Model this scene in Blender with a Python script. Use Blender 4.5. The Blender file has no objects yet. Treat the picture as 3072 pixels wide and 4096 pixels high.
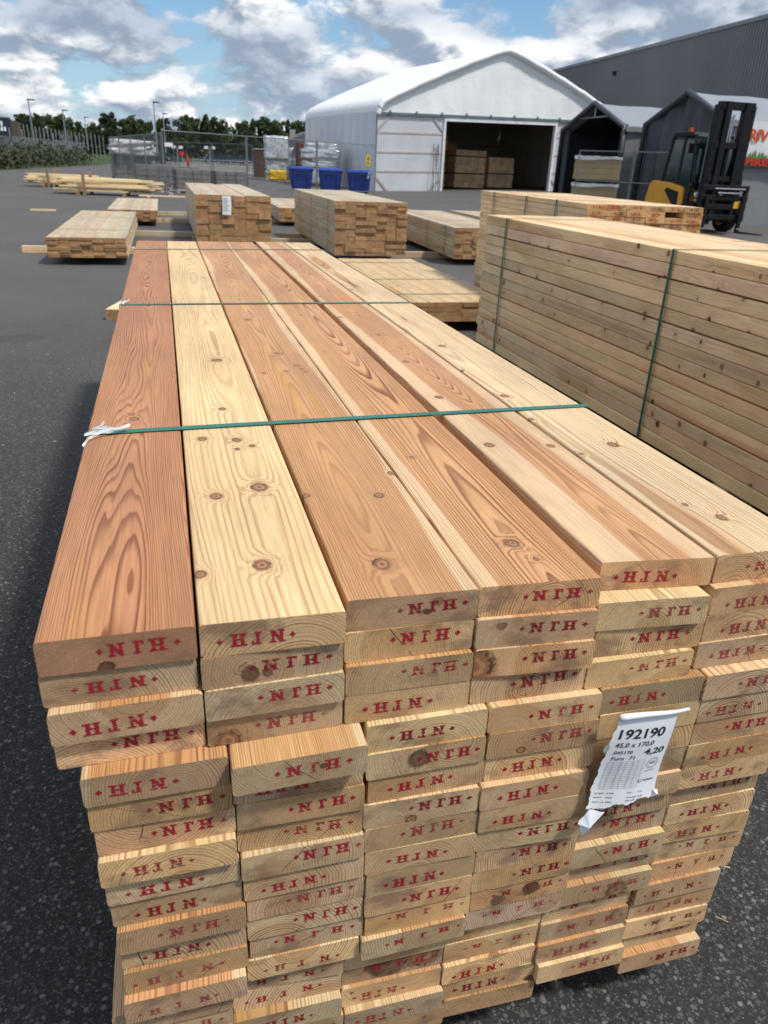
import bpy, bmesh, math, random
from math import radians, sin, cos, pi, sqrt, atan2, hypot
from mathutils import Vector, Matrix
random.seed(11)
sc = bpy.context.scene
C = sc.collection

# ------------------------------------------------------------------ camera
CAM = Vector((0.16625, -0.74792, 1.43741))
RGT = Vector((0.96441069, -0.26119018, 0.04113053))
UPV = Vector((0.07459542, 0.41800661, 0.90537616))
FWD = Vector((0.25366819, 0.8700863, -0.42261363))
FPX = 2990.54
cd = bpy.data.cameras.new('camera')
cam = bpy.data.objects.new('camera', cd)
C.objects.link(cam)
cam.matrix_world = Matrix(((RGT.x, UPV.x, -FWD.x, CAM.x), (RGT.y, UPV.y, -FWD.y, CAM.y), (RGT.z, UPV.z, -FWD.z, CAM.z), (0, 0, 0, 1)))
cd.sensor_fit = 'HORIZONTAL'
cd.sensor_width = 36
cd.lens = 36 * FPX / 3072
cd.clip_start = 0.02
cd.clip_end = 6000
cd.dof.use_dof = True
cd.dof.focus_distance = 1.45
cd.dof.aperture_fstop = 11
sc.camera = cam

# ------------------------------------------------------------------ light
SUN_TO = Vector((0.46, -0.40, 0.96)).normalized()
sl = bpy.data.lights.new('sun', 'SUN')
sl.energy = 3.3
sl.angle = radians(6)
sl.color = (1.0, 0.955, 0.89)
so = bpy.data.objects.new('sun', sl)
C.objects.link(so)
so.rotation_euler = (-SUN_TO).to_track_quat('-Z', 'Y').to_euler()
so.location = (20, -15, 40)
sc.view_settings.view_transform = 'Standard'
sc.view_settings.look = 'None'
sc.view_settings.gamma = 1
sc.view_settings.use_curve_mapping = False
sc.view_settings.exposure = 0.12

# ------------------------------------------------------------------ node helper
class NT:
    def __init__(s, tree):
        s.t = tree
        s.t.nodes.clear()
    def put(s, inp, v):
        if v is None:
            return
        if isinstance(v, bpy.types.NodeSocket):
            s.t.links.new(v, inp)
        else:
            try:
                inp.default_value = v
            except Exception:
                inp.default_value = (v[0], v[1], v[2], 1) if len(v) == 3 else v[:3]
    def node(s, ty, props=None, **kw):
        n = s.t.nodes.new(ty)
        for k, v in (props or {}).items():
            setattr(n, k, v)
        for k, v in kw.items():
            key = int(k[1:]) if k[0] == 'i' and k[1:].isdigit() else k.replace('_', ' ')
            s.put(n.inputs[key], v)
        return n
    def m(s, op, a, b=None, c=None, clamp=False):
        n = s.t.nodes.new('ShaderNodeMath')
        n.operation = op
        n.use_clamp = clamp
        for i, v in enumerate((a, b, c)):
            if v is not None:
                s.put(n.inputs[i], v)
        return n.outputs[0]
    def add(s, a, b): return s.m('ADD', a, b)
    def sub(s, a, b): return s.m('SUBTRACT', a, b)
    def mul(s, a, b): return s.m('MULTIPLY', a, b)
    def step(s, x, a, b, lo=0.0, hi=1.0):
        n = s.t.nodes.new('ShaderNodeMapRange')
        n.interpolation_type = 'SMOOTHSTEP'
        for i, v in enumerate((x, a, b, lo, hi)):
            s.put(n.inputs[i], v)
        return n.outputs[0]
    def xyz(s, x, y, z):
        n = s.t.nodes.new('ShaderNodeCombineXYZ')
        for i, v in enumerate((x, y, z)):
            s.put(n.inputs[i], v)
        return n.outputs[0]
    def sep(s, v):
        n = s.t.nodes.new('ShaderNodeSeparateXYZ')
        s.put(n.inputs[0], v)
        return n.outputs
    def noise(s, vec, scale=1.0, detail=2.0, rough=0.5, dist=0.0):
        n = s.t.nodes.new('ShaderNodeTexNoise')
        s.put(n.inputs['Vector'], vec)
        n.inputs['Scale'].default_value = scale
        n.inputs['Detail'].default_value = detail
        n.inputs['Roughness'].default_value = rough
        n.inputs['Distortion'].default_value = dist
        return n
    def mix(s, f, a, b, mode='MIX'):
        n = s.t.nodes.new('ShaderNodeMix')
        n.data_type = 'RGBA'
        n.blend_type = mode
        s.put(n.inputs[0], f)
        s.put(n.inputs[6], a)
        s.put(n.inputs[7], b)
        return n.outputs[2]
    def scale(s, col, f):
        n = s.t.nodes.new('ShaderNodeVectorMath')
        n.operation = 'SCALE'
        s.put(n.inputs[0], col)
        s.put(n.inputs['Scale'], f)
        return n.outputs[0]
    def out(s, bsdf):
        o = s.t.nodes.new('ShaderNodeOutputMaterial')
        s.t.links.new(bsdf, o.inputs[0])

def new_mat(name):
    m = bpy.data.materials.new(name)
    m.use_nodes = True
    return m, NT(m.node_tree)

def pbsdf(n, col, rough=0.6, spec=0.4, metal=0.0, normal=None, **kw):
    b = n.node('ShaderNodeBsdfPrincipled')
    n.put(b.inputs['Base Color'], col)
    n.put(b.inputs['Roughness'], rough)
    b.inputs['Metallic'].default_value = metal
    b.inputs['Specular IOR Level'].default_value = spec
    if normal is not None:
        n.put(b.inputs['Normal'], normal)
    for k, v in kw.items():
        n.put(b.inputs[k.replace('_', ' ')], v)
    return b.outputs[0]

def bump(n, h, strength=0.3, dist=0.001):
    b = n.node('ShaderNodeBump')
    n.put(b.inputs['Height'], h)
    b.inputs['Strength'].default_value = strength
    b.inputs['Distance'].default_value = dist
    return b.outputs[0]

MATS = {}
def simple(name, col, rough=0.55, spec=0.4, metal=0.0, var=0.12, vscale=3.0, bumpd=0.0, bscale=40.0):
    """plain paint / plastic / metal with soft dirt variation and optional fine relief"""
    if name in MATS:
        return MATS[name]
    m, n = new_mat(name)
    tc = n.node('ShaderNodeTexCoord').outputs['Object']
    v = n.noise(tc, vscale, 5, 0.6).outputs[0]
    f = n.step(v, 0.25, 0.75, 1 - var, 1 + var)
    c = n.scale(col, f)
    nr = None
    if bumpd:
        nr = bump(n, n.noise(tc, bscale, 3).outputs[0], 0.6, bumpd)
    r = n.step(n.noise(tc, vscale * 2.3, 3).outputs[0], 0.3, 0.7, max(0.05, rough - 0.08), min(1, rough + 0.08))
    n.out(pbsdf(n, c, r, spec, metal, nr))
    MATS[name] = m
    return m

# ------------------------------------------------------------------ world: blue sky with drifting cumulus
w = bpy.data.worlds.new('World')
sc.world = w
w.use_nodes = True
n = NT(w.node_tree)
SKY_STRENGTH = 0.12
sky = n.node('ShaderNodeTexSky')
sky.sky_type = 'NISHITA'
sky.sun_disc = False
sky.sun_elevation = math.asin(SUN_TO.z)
sky.sun_rotation = atan2(SUN_TO.x, SUN_TO.y)
sky.air_density = 1.0
sky.dust_density = 0.6
dirv = n.node('ShaderNodeTexCoord').outputs['Generated']
dx, dy, dz = n.sep(dirv)
zz = n.m('MAXIMUM', dz, 0.0)
pass
hl = n.m('SQRT', n.add(n.add(n.mul(dx, dx), n.mul(dy, dy)), 1e-6))
hx, hy = n.m('DIVIDE', dx, hl), n.m('DIVIDE', dy, hl)
el = n.m('ARCSINE', zz)
CSEED = 27.0
def cloud_at(daz, del_):
    vec = n.xyz(n.add(n.mul(hx, 7.5), CSEED + daz * 7.5), n.mul(hy, 7.5), n.mul(n.m('POWER', n.add(el, del_ + 0.004), 0.85), 13.0))
    warp = n.noise(vec, 1.6, 2, 0.5).outputs['Color']
    nv = n.node('ShaderNodeVectorMath', {'operation': 'MULTIPLY_ADD'})
    n.put(nv.inputs[0], warp); nv.inputs[1].default_value = (0.35, 0.35, 0.45); n.put(nv.inputs[2], vec)
    return n.noise(nv.outputs[0], 1.35, 8, 0.55).outputs[0]
ca = cloud_at(0.0, 0.0)
cb = cloud_at(0.006, 0.016)
big = n.noise(n.xyz(n.add(n.mul(hx, 2.2), 1.3 + CSEED), n.mul(hy, 2.2), n.mul(el, 5.0)), 1.0, 2, 0.5).outputs[0]
thr = n.step(big, 0.34, 0.60, 0.505, 0.35)
cover = n.step(n.sub(ca, thr), -0.015, 0.095)
lit = n.step(n.sub(ca, cb), -0.095, 0.115)
grey = n.noise(n.xyz(n.add(n.mul(hx, 3.0), 7.0 + CSEED), n.mul(hy, 3.0), n.mul(el, 11.0)), 1.0, 4, 0.5).outputs[0]
top = n.mix(n.step(grey, 0.40, 0.62), (9.2, 9.1, 8.9, 1), (4.2, 4.9, 5.8, 1))
shade = n.mix(lit, (2.4, 3.0, 3.9, 1), top)
haze = n.step(el, 0.0, 0.16, 0.55, 0.0)
blue = n.mix(1.0, sky.outputs[0], (0.68, 0.86, 1.0, 1), 'MULTIPLY')
blue = n.mix(haze, blue, (3.2, 4.4, 6.0, 1))
colr = n.mix(cover, blue, shade)
bg = n.node('ShaderNodeBackground')
n.put(bg.inputs[0], colr)
bg.inputs[1].default_value = SKY_STRENGTH
wo = n.node('ShaderNodeOutputWorld')
n.t.links.new(bg.outputs[0], wo.inputs[0])

# ------------------------------------------------------------------ mesh helpers
def px_at(x, y, D):
    """world point seen at photo position (x,y) at horizontal distance D (used to survey where far things stand)"""
    d = RGT * ((x - 1536) / FPX) + UPV * (-(y - 2048) / FPX) + FWD
    return CAM + d * (D / hypot(d.x, d.y))

def sm(t):
    t = max(0.0, min(1.0, t))
    return t * t * (3 - 2 * t)

def zg(x, y):
    return sm((y - 24) / 18) * sm((x - 6) / 8) * max(-0.12, min(0.45, 0.025 * (x - 14)))

class MB:
    def __init__(s):
        s.v = []; s.f = []; s.mi = []
    def poly(s, pts, mi=0):
        b = len(s.v)
        s.v += [tuple(p) for p in pts]
        s.f.append(tuple(range(b, b + len(pts)))); s.mi.append(mi)
        return s
    def box(s, x0, x1, y0, y1, z0, z1, mi=0, rot=0, org=(0, 0)):
        b = len(s.v)
        for z in (z0, z1):
            for x, y in ((x0, y0), (x1, y0), (x1, y1), (x0, y1)):
                if rot:
                    dx, dy = x - org[0], y - org[1]
                    x, y = org[0] + dx * cos(rot) - dy * sin(rot), org[1] + dx * sin(rot) + dy * cos(rot)
                s.v.append((x, y, z))
        for f in ((0, 3, 2, 1), (4, 5, 6, 7), (0, 1, 5, 4), (1, 2, 6, 5), (2, 3, 7, 6), (3, 0, 4, 7)):
            s.f.append(tuple(b + i for i in f)); s.mi.append(mi)
        return s
    def tube(s, pts, r, seg=8, mi=0, r2=None, cap=True):
        pts = [Vector(p) for p in pts]
        rings = []
        for i, p in enumerate(pts):
            d = (pts[min(i + 1, len(pts) - 1)] - pts[max(i - 1, 0)]).normalized()
            a = d.cross(Vector((0, 0, 1)) if abs(d.z) < 0.9 else Vector((1, 0, 0))).normalized()
            c = d.cross(a)
            rr = r if r2 is None else r + (r2 - r) * i / max(1, len(pts) - 1)
            b = len(s.v)
            for k in range(seg):
                t = 2 * pi * k / seg
                s.v.append(tuple(p + a * (rr * cos(t)) + c * (rr * sin(t))))
            rings.append(b)
        for i in range(len(rings) - 1):
            for k in range(seg):
                k2 = (k + 1) % seg
                s.f.append((rings[i] + k, rings[i + 1] + k, rings[i + 1] + k2, rings[i] + k2)); s.mi.append(mi)
        if cap:
            s.f.append(tuple(rings[0] + k for k in range(seg))); s.mi.append(mi)
            s.f.append(tuple(rings[-1] + k for k in reversed(range(seg)))); s.mi.append(mi)
        return s
    def prism(s, pts, axis, a0, a1, mi=0):
        """extrude a 2D outline along an axis: axis 'y' -> pts are (x,z); 'x' -> (y,z); 'z' -> (x,y)"""
        def P(p, a):
            return {'y': (p[0], a, p[1]), 'x': (a, p[0], p[1]), 'z': (p[0], p[1], a)}[axis]
        b = len(s.v); k = len(pts)
        s.v += [P(p, a0) for p in pts] + [P(p, a1) for p in pts]
        s.f.append(tuple(b + i for i in range(k))); s.mi.append(mi)
        s.f.append(tuple(b + k + i for i in reversed(range(k)))); s.mi.append(mi)
        for i in range(k):
            j = (i + 1) % k
            s.f.append((b + i, b + k + i, b + k + j, b + j)); s.mi.append(mi)
        return s
    def grid(s, fn, nu, nv, mi=0):
        b = len(s.v)
        for j in range(nv + 1):
            for i in range(nu + 1):
                s.v.append(tuple(fn(i / nu, j / nv)))
        for j in range(nv):
            for i in range(nu):
                a = b + j * (nu + 1) + i
                s.f.append((a, a + 1, a + nu + 2, a + nu + 1)); s.mi.append(mi)
        return s
    def mesh(s, name, mats, smooth=False, fix=True):
        me = bpy.data.meshes.new(name)
        me.from_pydata(s.v, [], s.f)
        for m in (mats if isinstance(mats, (list, tuple)) else [mats]):
            me.materials.append(m)
        me.polygons.foreach_set('material_index', s.mi)
        if fix:
            bm = bmesh.new(); bm.from_mesh(me)
            bmesh.ops.recalc_face_normals(bm, faces=bm.faces)
            bm.to_mesh(me); bm.free()
        if smooth:
            me.polygons.foreach_set('use_smooth', [True] * len(me.polygons))
        me.update()
        return me
    def build(s, name, mats, parent=None, loc=(0, 0, 0), rz=0, smooth=False, fix=True, bevel=0):
        me = s.mesh(name, mats, smooth, fix)
        if bevel:
            bm = bmesh.new(); bm.from_mesh(me)
            bmesh.ops.remove_doubles(bm, verts=bm.verts, dist=1e-5)
            ed = [e for e in bm.edges if len(e.link_faces) == 2 and e.calc_face_angle(0) > 0.5]
            bmesh.ops.bevel(bm, geom=ed, offset=bevel, segments=2, affect='EDGES', profile=0.5)
            bm.to_mesh(me); bm.free()
        o = bpy.data.objects.new(name, me)
        C.objects.link(o)
        o.location = loc
        o.rotation_euler = (0, 0, rz)
        if parent:
            o.parent = parent
        return o

def tag(o, label=None, cat=None, group=None, kind=None):
    if label: o['label'] = label
    if cat: o['category'] = cat
    if group: o['group'] = group
    if kind: o['kind'] = kind
    return o

def thing(name, label, cat, loc=(0, 0, 0), rz=0, group=None):
    o = bpy.data.objects.new(name, None)
    o.empty_display_size = 0.2
    C.objects.link(o)
    o.location = loc
    o.rotation_euler = (0, 0, rz)
    return tag(o, label, cat, group)

def copy_tree(o, parent=None):
    c = o.copy(); C.objects.link(c); c.parent = parent
    for ch in list(o.children):
        copy_tree(ch, c)
    return c

# ------------------------------------------------------------------ wood
def wood_mat(name, end=False, sapE=(0.74, 0.56, 0.33), sapL=(0.33, 0.17, 0.062), heE=(0.575, 0.335, 0.155), heL=(0.17, 0.055, 0.017),
             gain=1.0, contrast=0.95, knots=1.0, kax=('x', 5.0, 3.8), hero=None):
    """solid pine: growth rings round a pith that runs along the plank, heartwood, knots; the end face shows the same rings.
    object properties: ws seed, wa (pith x, pith z, ring width), wb (heartwood radius, brightness, share of knots)"""
    m, n = new_mat(name)
    P = n.node('ShaderNodeTexCoord').outputs['Object']
    x, y, z = n.sep(P)
    def attr(nm, out):
        a = n.node('ShaderNodeAttribute', {'attribute_type': 'OBJECT', 'attribute_name': nm})
        return a.outputs[out]
    ws = attr('ws', 'Fac')
    px_, pz_, per = n.sep(attr('wa', 'Vector'))
    hr, bright, kd = n.sep(attr('wb', 'Vector'))
    y2 = n.add(y, n.mul(ws, 17.0))
    w1 = n.noise(n.xyz(n.mul(x, 5.0), n.mul(y2, 0.62), n.add(n.mul(z, 5.0), n.mul(ws, 31.0))), 1, 2, 0.45).outputs['Color']
    w2 = n.noise(n.xyz(n.mul(x, 30.0), n.mul(y2, 2.2), n.mul(z, 30.0)), 1, 2, 0.55).outputs['Color']
    a1, a2, a3 = n.sep(w1)
    b1, b2, b3 = n.sep(w2)
    amp = 0.05 if not end else 0.03
    qx = n.add(n.add(n.sub(x, px_), n.mul(n.sub(a1, 0.5), amp)), n.mul(n.sub(b1, 0.5), 0.005))
    qz = n.add(n.add(n.sub(z, pz_), n.mul(n.sub(a2, 0.5), amp * 1.5)), n.mul(n.sub(b2, 0.5), 0.005))
    r = n.m('SQRT', n.add(n.mul(qx, qx), n.mul(qz, qz)))
    # knots: short rods across the plank
    lump = n.noise(n.xyz(n.mul(x, 70.0), n.mul(y2, 45.0), n.mul(z, 70.0)), 1, 2, 0.6).outputs[0]
    if hero:
        # knots of this very plank: nearest of a list of (x, y, radius)
        best = None
        for kx, ky, kr in hero:
            ux = n.m('MULTIPLY', n.sub(x, kx), 1.0 / kr); uy = n.m('MULTIPLY', n.sub(z if end else y, ky), (1.0 if end else 0.8) / kr)
            q2 = n.add(n.mul(ux, ux), n.mul(uy, uy))
            best = q2 if best is None else n.m('MINIMUM', best, q2)
        dn = n.mul(n.m('SQRT', best), n.add(0.25, n.mul(lump, 1.5)) if end else n.add(0.55, n.mul(lump, 0.9)))
        d = n.mul(dn, 0.04); rk = 0.05; cg = n.noise(n.xyz(0.0, n.mul(y, 3.0), 0.0), 1, 0).outputs[0]; cb_ = n.step(lump, 0.42, 0.58, 0.1, 0.95)
        cg = n.add(cg, 0.12) if not end else 0.5
        dd = n.mul(dn, 0.66)
    else:
        vor = n.node('ShaderNodeTexVoronoi', {'voronoi_dimensions': '2D', 'feature': 'F1'})
        if end:
            kv = n.xyz(n.add(n.mul(x, 7.0), n.mul(ws, 61.0)), n.add(n.mul(z, 9.0), n.mul(ws, 19.0)), 0.0)
        else:
            kv = n.xyz(n.add(n.mul(x if kax[0] == 'x' else z, kax[1]), n.mul(ws, 5.0)), n.mul(y2, kax[2]), 0.0)
        n.put(vor.inputs['Vector'], kv)
        vor.inputs['Scale'].default_value = 1.0
        d = n.mul(vor.outputs['Distance'], n.add(0.45, n.mul(lump, 1.1)))
        cr, cg, cb_ = n.sep(vor.outputs['Color'])
        rk = n.mul(n.m('POWER', n.m('DIVIDE', n.m('MAXIMUM', n.sub(cr, n.sub(1.0, kd)), 0.0), n.m('MAXIMUM', kd, 0.05)), 1.0), 0.072 * knots)
        rk = n.add(rk, 0.0004)
        dn = n.m('DIVIDE', d, rk)
        dd = n.m('DIVIDE', d, n.add(n.mul(rk, 2.1), 0.012))
    fall = n.m('EXPONENT', n.mul(n.mul(dd, dd), -1.0))
    r2 = n.add(r, n.mul(n.mul(fall, per), n.step(rk, 0.004, 0.06, 0.5, 3.6)))
    sp = n.noise(n.xyz(n.mul(r2, 45.0), n.mul(ws, 40.0), 0.0), 1, 2, 0.5).outputs[0]
    ph = n.add(n.m('DIVIDE', r2, per), n.mul(sp, 3.0))
    fr = n.m('FRACT', ph)
    prof = n.mul(n.step(fr, 0.38, 0.86), n.step(fr, 0.90, 1.0, 1.0, 0.0))
    wn = n.node('ShaderNodeTexWhiteNoise', {'noise_dimensions': '1D'})
    n.put(wn.inputs['W'], n.add(n.m('FLOOR', ph), n.mul(ws, 53.0)))
    ringk = n.step(wn.outputs[0], 0.0, 1.0, 0.5, 1.0)
    fade = n.step(n.noise(n.xyz(n.mul(x, 9.0), n.mul(y2, 1.3), n.mul(z, 9.0)), 1, 3, 0.5).outputs[0], 0.3, 0.65, 0.62, 1.0)
    dark = n.mul(n.mul(prof, ringk), fade)
    heart = n.step(n.add(r2, n.mul(n.sub(a3, 0.5), 0.04 if not end else 0.02)), n.sub(hr, 0.003), n.add(hr, 0.003), 1.0, 0.0)
    early = n.mix(heart, (*sapE, 1), (*heE, 1))
    late = n.mix(heart, (*sapL, 1), (*heL, 1))
    wn0 = n.node('ShaderNodeTexWhiteNoise', {'noise_dimensions': '1D'})
    n.put(wn0.inputs['W'], n.mul(ws, 377.0))
    col = n.mix(n.mul(dark, n.step(wn0.outputs[0], 0.0, 1.0, contrast * (0.7 if end else 0.9), contrast)), early, late)
    fib = n.noise(n.xyz(n.mul(x, 420.0), n.mul(y2, 9.0), n.mul(z, 420.0)), 1, 2, 0.6).outputs[0]
    blo = n.noise(n.xyz(n.mul(x, 7.0), n.mul(y2, 2.0), n.mul(z, 7.0)), 1, 4, 0.55).outputs[0]
    g = n.mul(n.step(fib, 0.25, 0.75, 0.86, 1.13), n.step(blo, 0.25, 0.75, 0.86, 1.12))
    hue = n.noise(n.xyz(n.mul(x, 11.0), n.add(n.mul(y2, 1.1), 40.0), n.mul(z, 11.0)), 1, 4, 0.6).outputs[0]
    col = n.mix(n.step(hue, 0.42, 0.7, 0.0, 0.55), col, n.mix(1.0, col, (0.93, 0.82, 0.72, 1) if not end else (0.78, 0.74, 0.70, 1), 'MULTIPLY'))
    col = n.mix(1.0, col, attr('wt', 'Vector'), 'MULTIPLY')
    g = n.mul(n.mul(g, bright), gain)
    col = n.scale(col, g)
    if not end:
        rs_ = n.noise(n.xyz(n.mul(x, 16.0), n.add(n.mul(y2, 0.8), 5.0), n.mul(z, 3.0)), 1, 3, 0.6).outputs[0]
        col = n.mix(n.step(rs_, 0.60, 0.72, 0.0, 0.5), col, (0.52, 0.27, 0.06, 1))
    # resin tint beside knots, then the knot itself with its dark bark ring
    halo = n.mul(n.m('EXPONENT', n.mul(dd, -1.3)), n.step(rk, 0.004, 0.03))
    col = n.mix(n.mul(halo, 0.55), col, (0.40, 0.19, 0.085, 1))
    kring = n.m('SINE', n.mul(d, 300.0 if hero else 420.0))
    kc = n.mix(n.step(kring, -1.0, 1.0), (0.42, 0.22, 0.11, 1), (0.22, 0.095, 0.042, 1))
    kc = n.mix(n.step(cg, 0.72, 0.78), kc, (0.12, 0.055, 0.03, 1))
    edge = n.mul(n.step(dn, 0.70, 0.95), n.step(dn, 0.97, 1.2, 1.0, 0.0))
    kmask = n.mul(n.step(dn, 0.8, 1.05, 1.0, 0.0), n.step(rk, 0.004, 0.012))
    if end:
        kc = n.mix(n.step(blo, 0.4, 0.62), kc, (0.06, 0.032, 0.02, 1))
    col = n.mix(kmask if not end else n.mul(kmask, 0.85), col, kc)
    col = n.mix(n.mul(n.mul(edge, n.step(rk, 0.004, 0.012)), n.step(cb_, 0.2, 0.9, 0.25, 0.95)), col, (0.045, 0.022, 0.014, 1))
    if end:
        # sawn end: dry, a little grey, stains, radial drying cracks
        wn2 = n.node('ShaderNodeTexWhiteNoise', {'noise_dimensions': '1D'})
        n.put(wn2.inputs['W'], n.mul(ws, 911.0))
        c1, c2, c3 = n.sep(wn2.outputs['Color'])
        tone = n.mix(c1, *(ENDTONES.get(name) or ENDTONES['end grain']))
        col = n.mix(1.0, col, tone, 'MULTIPLY')
        st = n.noise(n.xyz(n.mul(x, 14.0), n.mul(ws, 77.0), n.mul(z, 22.0)), 1, 4, 0.6).outputs[0]
        col = n.mix(n.step(st, 0.50, 0.70, 0.0, 0.7), col, (0.19, 0.12, 0.075, 1))
        ang = n.m('ARCTAN2', qz, qx)
        tgt = n.step(c2, 0.0, 1.0, 0.5, 2.7)
        wob = n.mul(n.sub(n.noise(n.xyz(n.mul(x, 60.0), n.mul(ws, 7.0), n.mul(z, 60.0)), 1, 2).outputs[0], 0.5), 0.16)
        off = n.mul(n.m('ABSOLUTE', n.m('SINE', n.add(n.sub(ang, tgt), wob))), r)
        wid = n.step(c3, 0.45, 1.0, 0.0, 0.0008)
        crack = n.mul(n.step(off, n.mul(wid, 0.4), n.add(wid, 0.00005), 1.0, 0.0), n.step(c3, 0.45, 0.5))
        crack = n.mul(crack, n.mul(n.step(r, 0.004, 0.01), n.step(r, 0.045, 0.07, 1.0, 0.0)))
        col = n.mix(crack, col, (0.03, 0.02, 0.014, 1))
        saw = n.noise(n.xyz(n.mul(x, 900.0), n.mul(y2, 900.0), n.mul(z, 900.0)), 1, 3, 0.7).outputs[0]
        nr = bump(n, saw, 0.55, 0.0009)
        col = n.scale(col, n.step(saw, 0.3, 0.7, 0.86, 1.12))
        n.out(pbsdf(n, col, 0.7, 0.35, 0.0, nr))
    else:
        nr = None
        n.out(pbsdf(n, col, n.step(fib, 0.3, 0.7, 0.48, 0.62), 0.35, 0.0, nr))
    return m
ENDTONES = {'end grain': ((0.74, 0.77, 0.81, 1), (1.17, 1.03, 0.86, 1)), 'sawn end': ((0.66, 0.58, 0.50, 1), (0.88, 0.78, 0.68, 1))}
WOOD = wood_mat('pine')
ENDM = wood_mat('end grain', True, sapE=(0.66, 0.495, 0.305), sapL=(0.18, 0.105, 0.05), heE=(0.57, 0.39, 0.22), heL=(0.15, 0.08, 0.036), contrast=0.95, knots=0.9)
WOOD_F = wood_mat('pine weathered', sapE=(0.57, 0.485, 0.35), sapL=(0.46, 0.36, 0.235), heE=(0.53, 0.42, 0.29), heL=(0.40, 0.29, 0.185), contrast=0.5)
END_F = wood_mat('sawn end', True, sapE=(0.60, 0.40, 0.22), sapL=(0.36, 0.20, 0.09), heE=(0.54, 0.34, 0.18), heL=(0.33, 0.17, 0.08), contrast=0.7, knots=0.5)
WOOD_Y = wood_mat('spruce', sapE=(0.82, 0.68, 0.42), sapL=(0.68, 0.50, 0.26), heE=(0.76, 0.58, 0.33), heL=(0.58, 0.38, 0.19), contrast=0.55)

def wprops(o, rng, pith=None, per=None, hr=None, br=None, kd=None):
    o['ws'] = rng.random()
    o['wt'] = [rng.uniform(0.95, 1.05), rng.uniform(0.95, 1.0), rng.uniform(0.88, 1.0)]
    o['wa'] = [pith[0] if pith else rng.uniform(-0.06, 0.06), pith[1] if pith else rng.choice((-1, 1, -1)) * rng.uniform(0.008, 0.055), per or rng.uniform(0.0022, 0.0048)]
    o['wb'] = [hr if hr is not None else rng.choice((0.03, 0.04, 0.055, 0.1)), br or rng.uniform(0.9, 1.1), kd if kd is not None else rng.uniform(0.42, 0.6)]

def plank_mesh(name, wd, th, L, mats, skew=0.0, rad=0.003):
    """plank with rounded long edges; local y runs from the near end (0) to L"""
    b = MB()
    prof = []
    for cx, cz, a0 in ((1, 1, 0), (-1, 1, 90), (-1, -1, 180), (1, -1, 270)):
        for a in (0, 45, 90):
            t = radians(a0 + a)
            prof.append((cx * (wd / 2 - rad) + rad * cos(t), cz * (th / 2 - rad) + rad * sin(t)))
    tk = math.tan(radians(skew))
    k = len(prof)
    b.v = [(px, tk * px, pz) for px, pz in prof] + [(px, L, pz) for px, pz in prof]
    b.f = [tuple(range(k)), tuple(range(2 * k - 1, k - 1, -1))] + [(i, k + i, k + (i + 1) % k, (i + 1) % k) for i in range(k)]
    b.mi = [1, 1] + [0] * k
    me = b.mesh(name, mats)
    return me

STRAP = simple('green strap', (0.018, 0.16, 0.115), 0.35, 0.5, var=0.1, vscale=30)
STRAP_D = simple('dark green strap', (0.014, 0.11, 0.062), 0.4, 0.5, var=0.1, vscale=30)
BLACKP = simple('black plastic', (0.012, 0.012, 0.013), 0.45)

def strap_part(parent, pts, wid, mat, thick=0.0009, name='strap'):
    """flat band that follows pts (x,z) at depth y given per point, width along y"""
    b = MB()
    for s in (0, 1):
        pass
    k = len(pts)
    for (px, py, pz, nx, nz) in pts:
        for yy in (-wid / 2, wid / 2):
            for t in (0.0, thick):
                b.v.append((px + nx * t, py + yy, pz + nz * t))
    for i in range(k - 1):
        a, c = 4 * i, 4 * (i + 1)
        b.f += [(a, a + 2, c + 2, c), (a + 1, c + 1, c + 3, a + 3), (a, c, c + 1, a + 1), (a + 2, a + 3, c + 3, c + 2)]
        b.mi += [0] * 4
    return b.build(name, mat, parent)

def rect_strap(parent, x0, x1, z0, z1, ya, yb, wid, mat, lift=0.001):
    """strap that runs round a pack of section x0..x1, z0..z1; depth ya at the left edge, yb at the right edge"""
    l = lift
    P = []
    N = 14
    for i in range(N + 1):
        t = i / N
        P.append((x0 - l + (x1 - x0 + 2 * l) * t, ya + (yb - ya) * t, z1 + l + 0.0012 * sin(pi * t) , 0, 1))
    P.append((x1 + l, yb, z1 - 0.004, 1, 0)); P.append((x1 + l, yb, z0, 1, 0))
    a = strap_part(parent, P, wid, mat)
    Q = [(x0 - l, ya, z1 + l, -1, 0), (x0 - l, ya, z0, -1, 0)]
    strap_part(parent, Q, wid, mat)
    return a

# ------------------------------------------------------------------ red end stamps
def ink_mat(name, a, b_):
    m, n = new_mat(name)
    tc = n.node('ShaderNodeTexCoord').outputs['Object']
    wr = n.noise(tc, 420, 3, 0.6).outputs[0]
    n.out(pbsdf(n, n.mix(n.step(wr, 0.3, 0.7), (*a, 1), (*b_, 1)), 0.6, 0.3))
    return m
INKS = [ink_mat('red ink', (0.42, 0.014, 0.034), (0.26, 0.008, 0.02)), ink_mat('dark red ink', (0.30, 0.012, 0.026), (0.16, 0.007, 0.014)), ink_mat('faded red ink', (0.36, 0.055, 0.06), (0.26, 0.03, 0.035))]
INK, n = new_mat('red ink base')
tc = n.node('ShaderNodeTexCoord').outputs['Object']
wr = n.noise(tc, 420, 3, 0.6).outputs[0]
ink = n.mix(n.step(wr, 0.3, 0.7), (0.30, 0.012, 0.026, 1), (0.19, 0.006, 0.016, 1))
n.out(pbsdf(n, ink, 0.6, 0.3))

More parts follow.
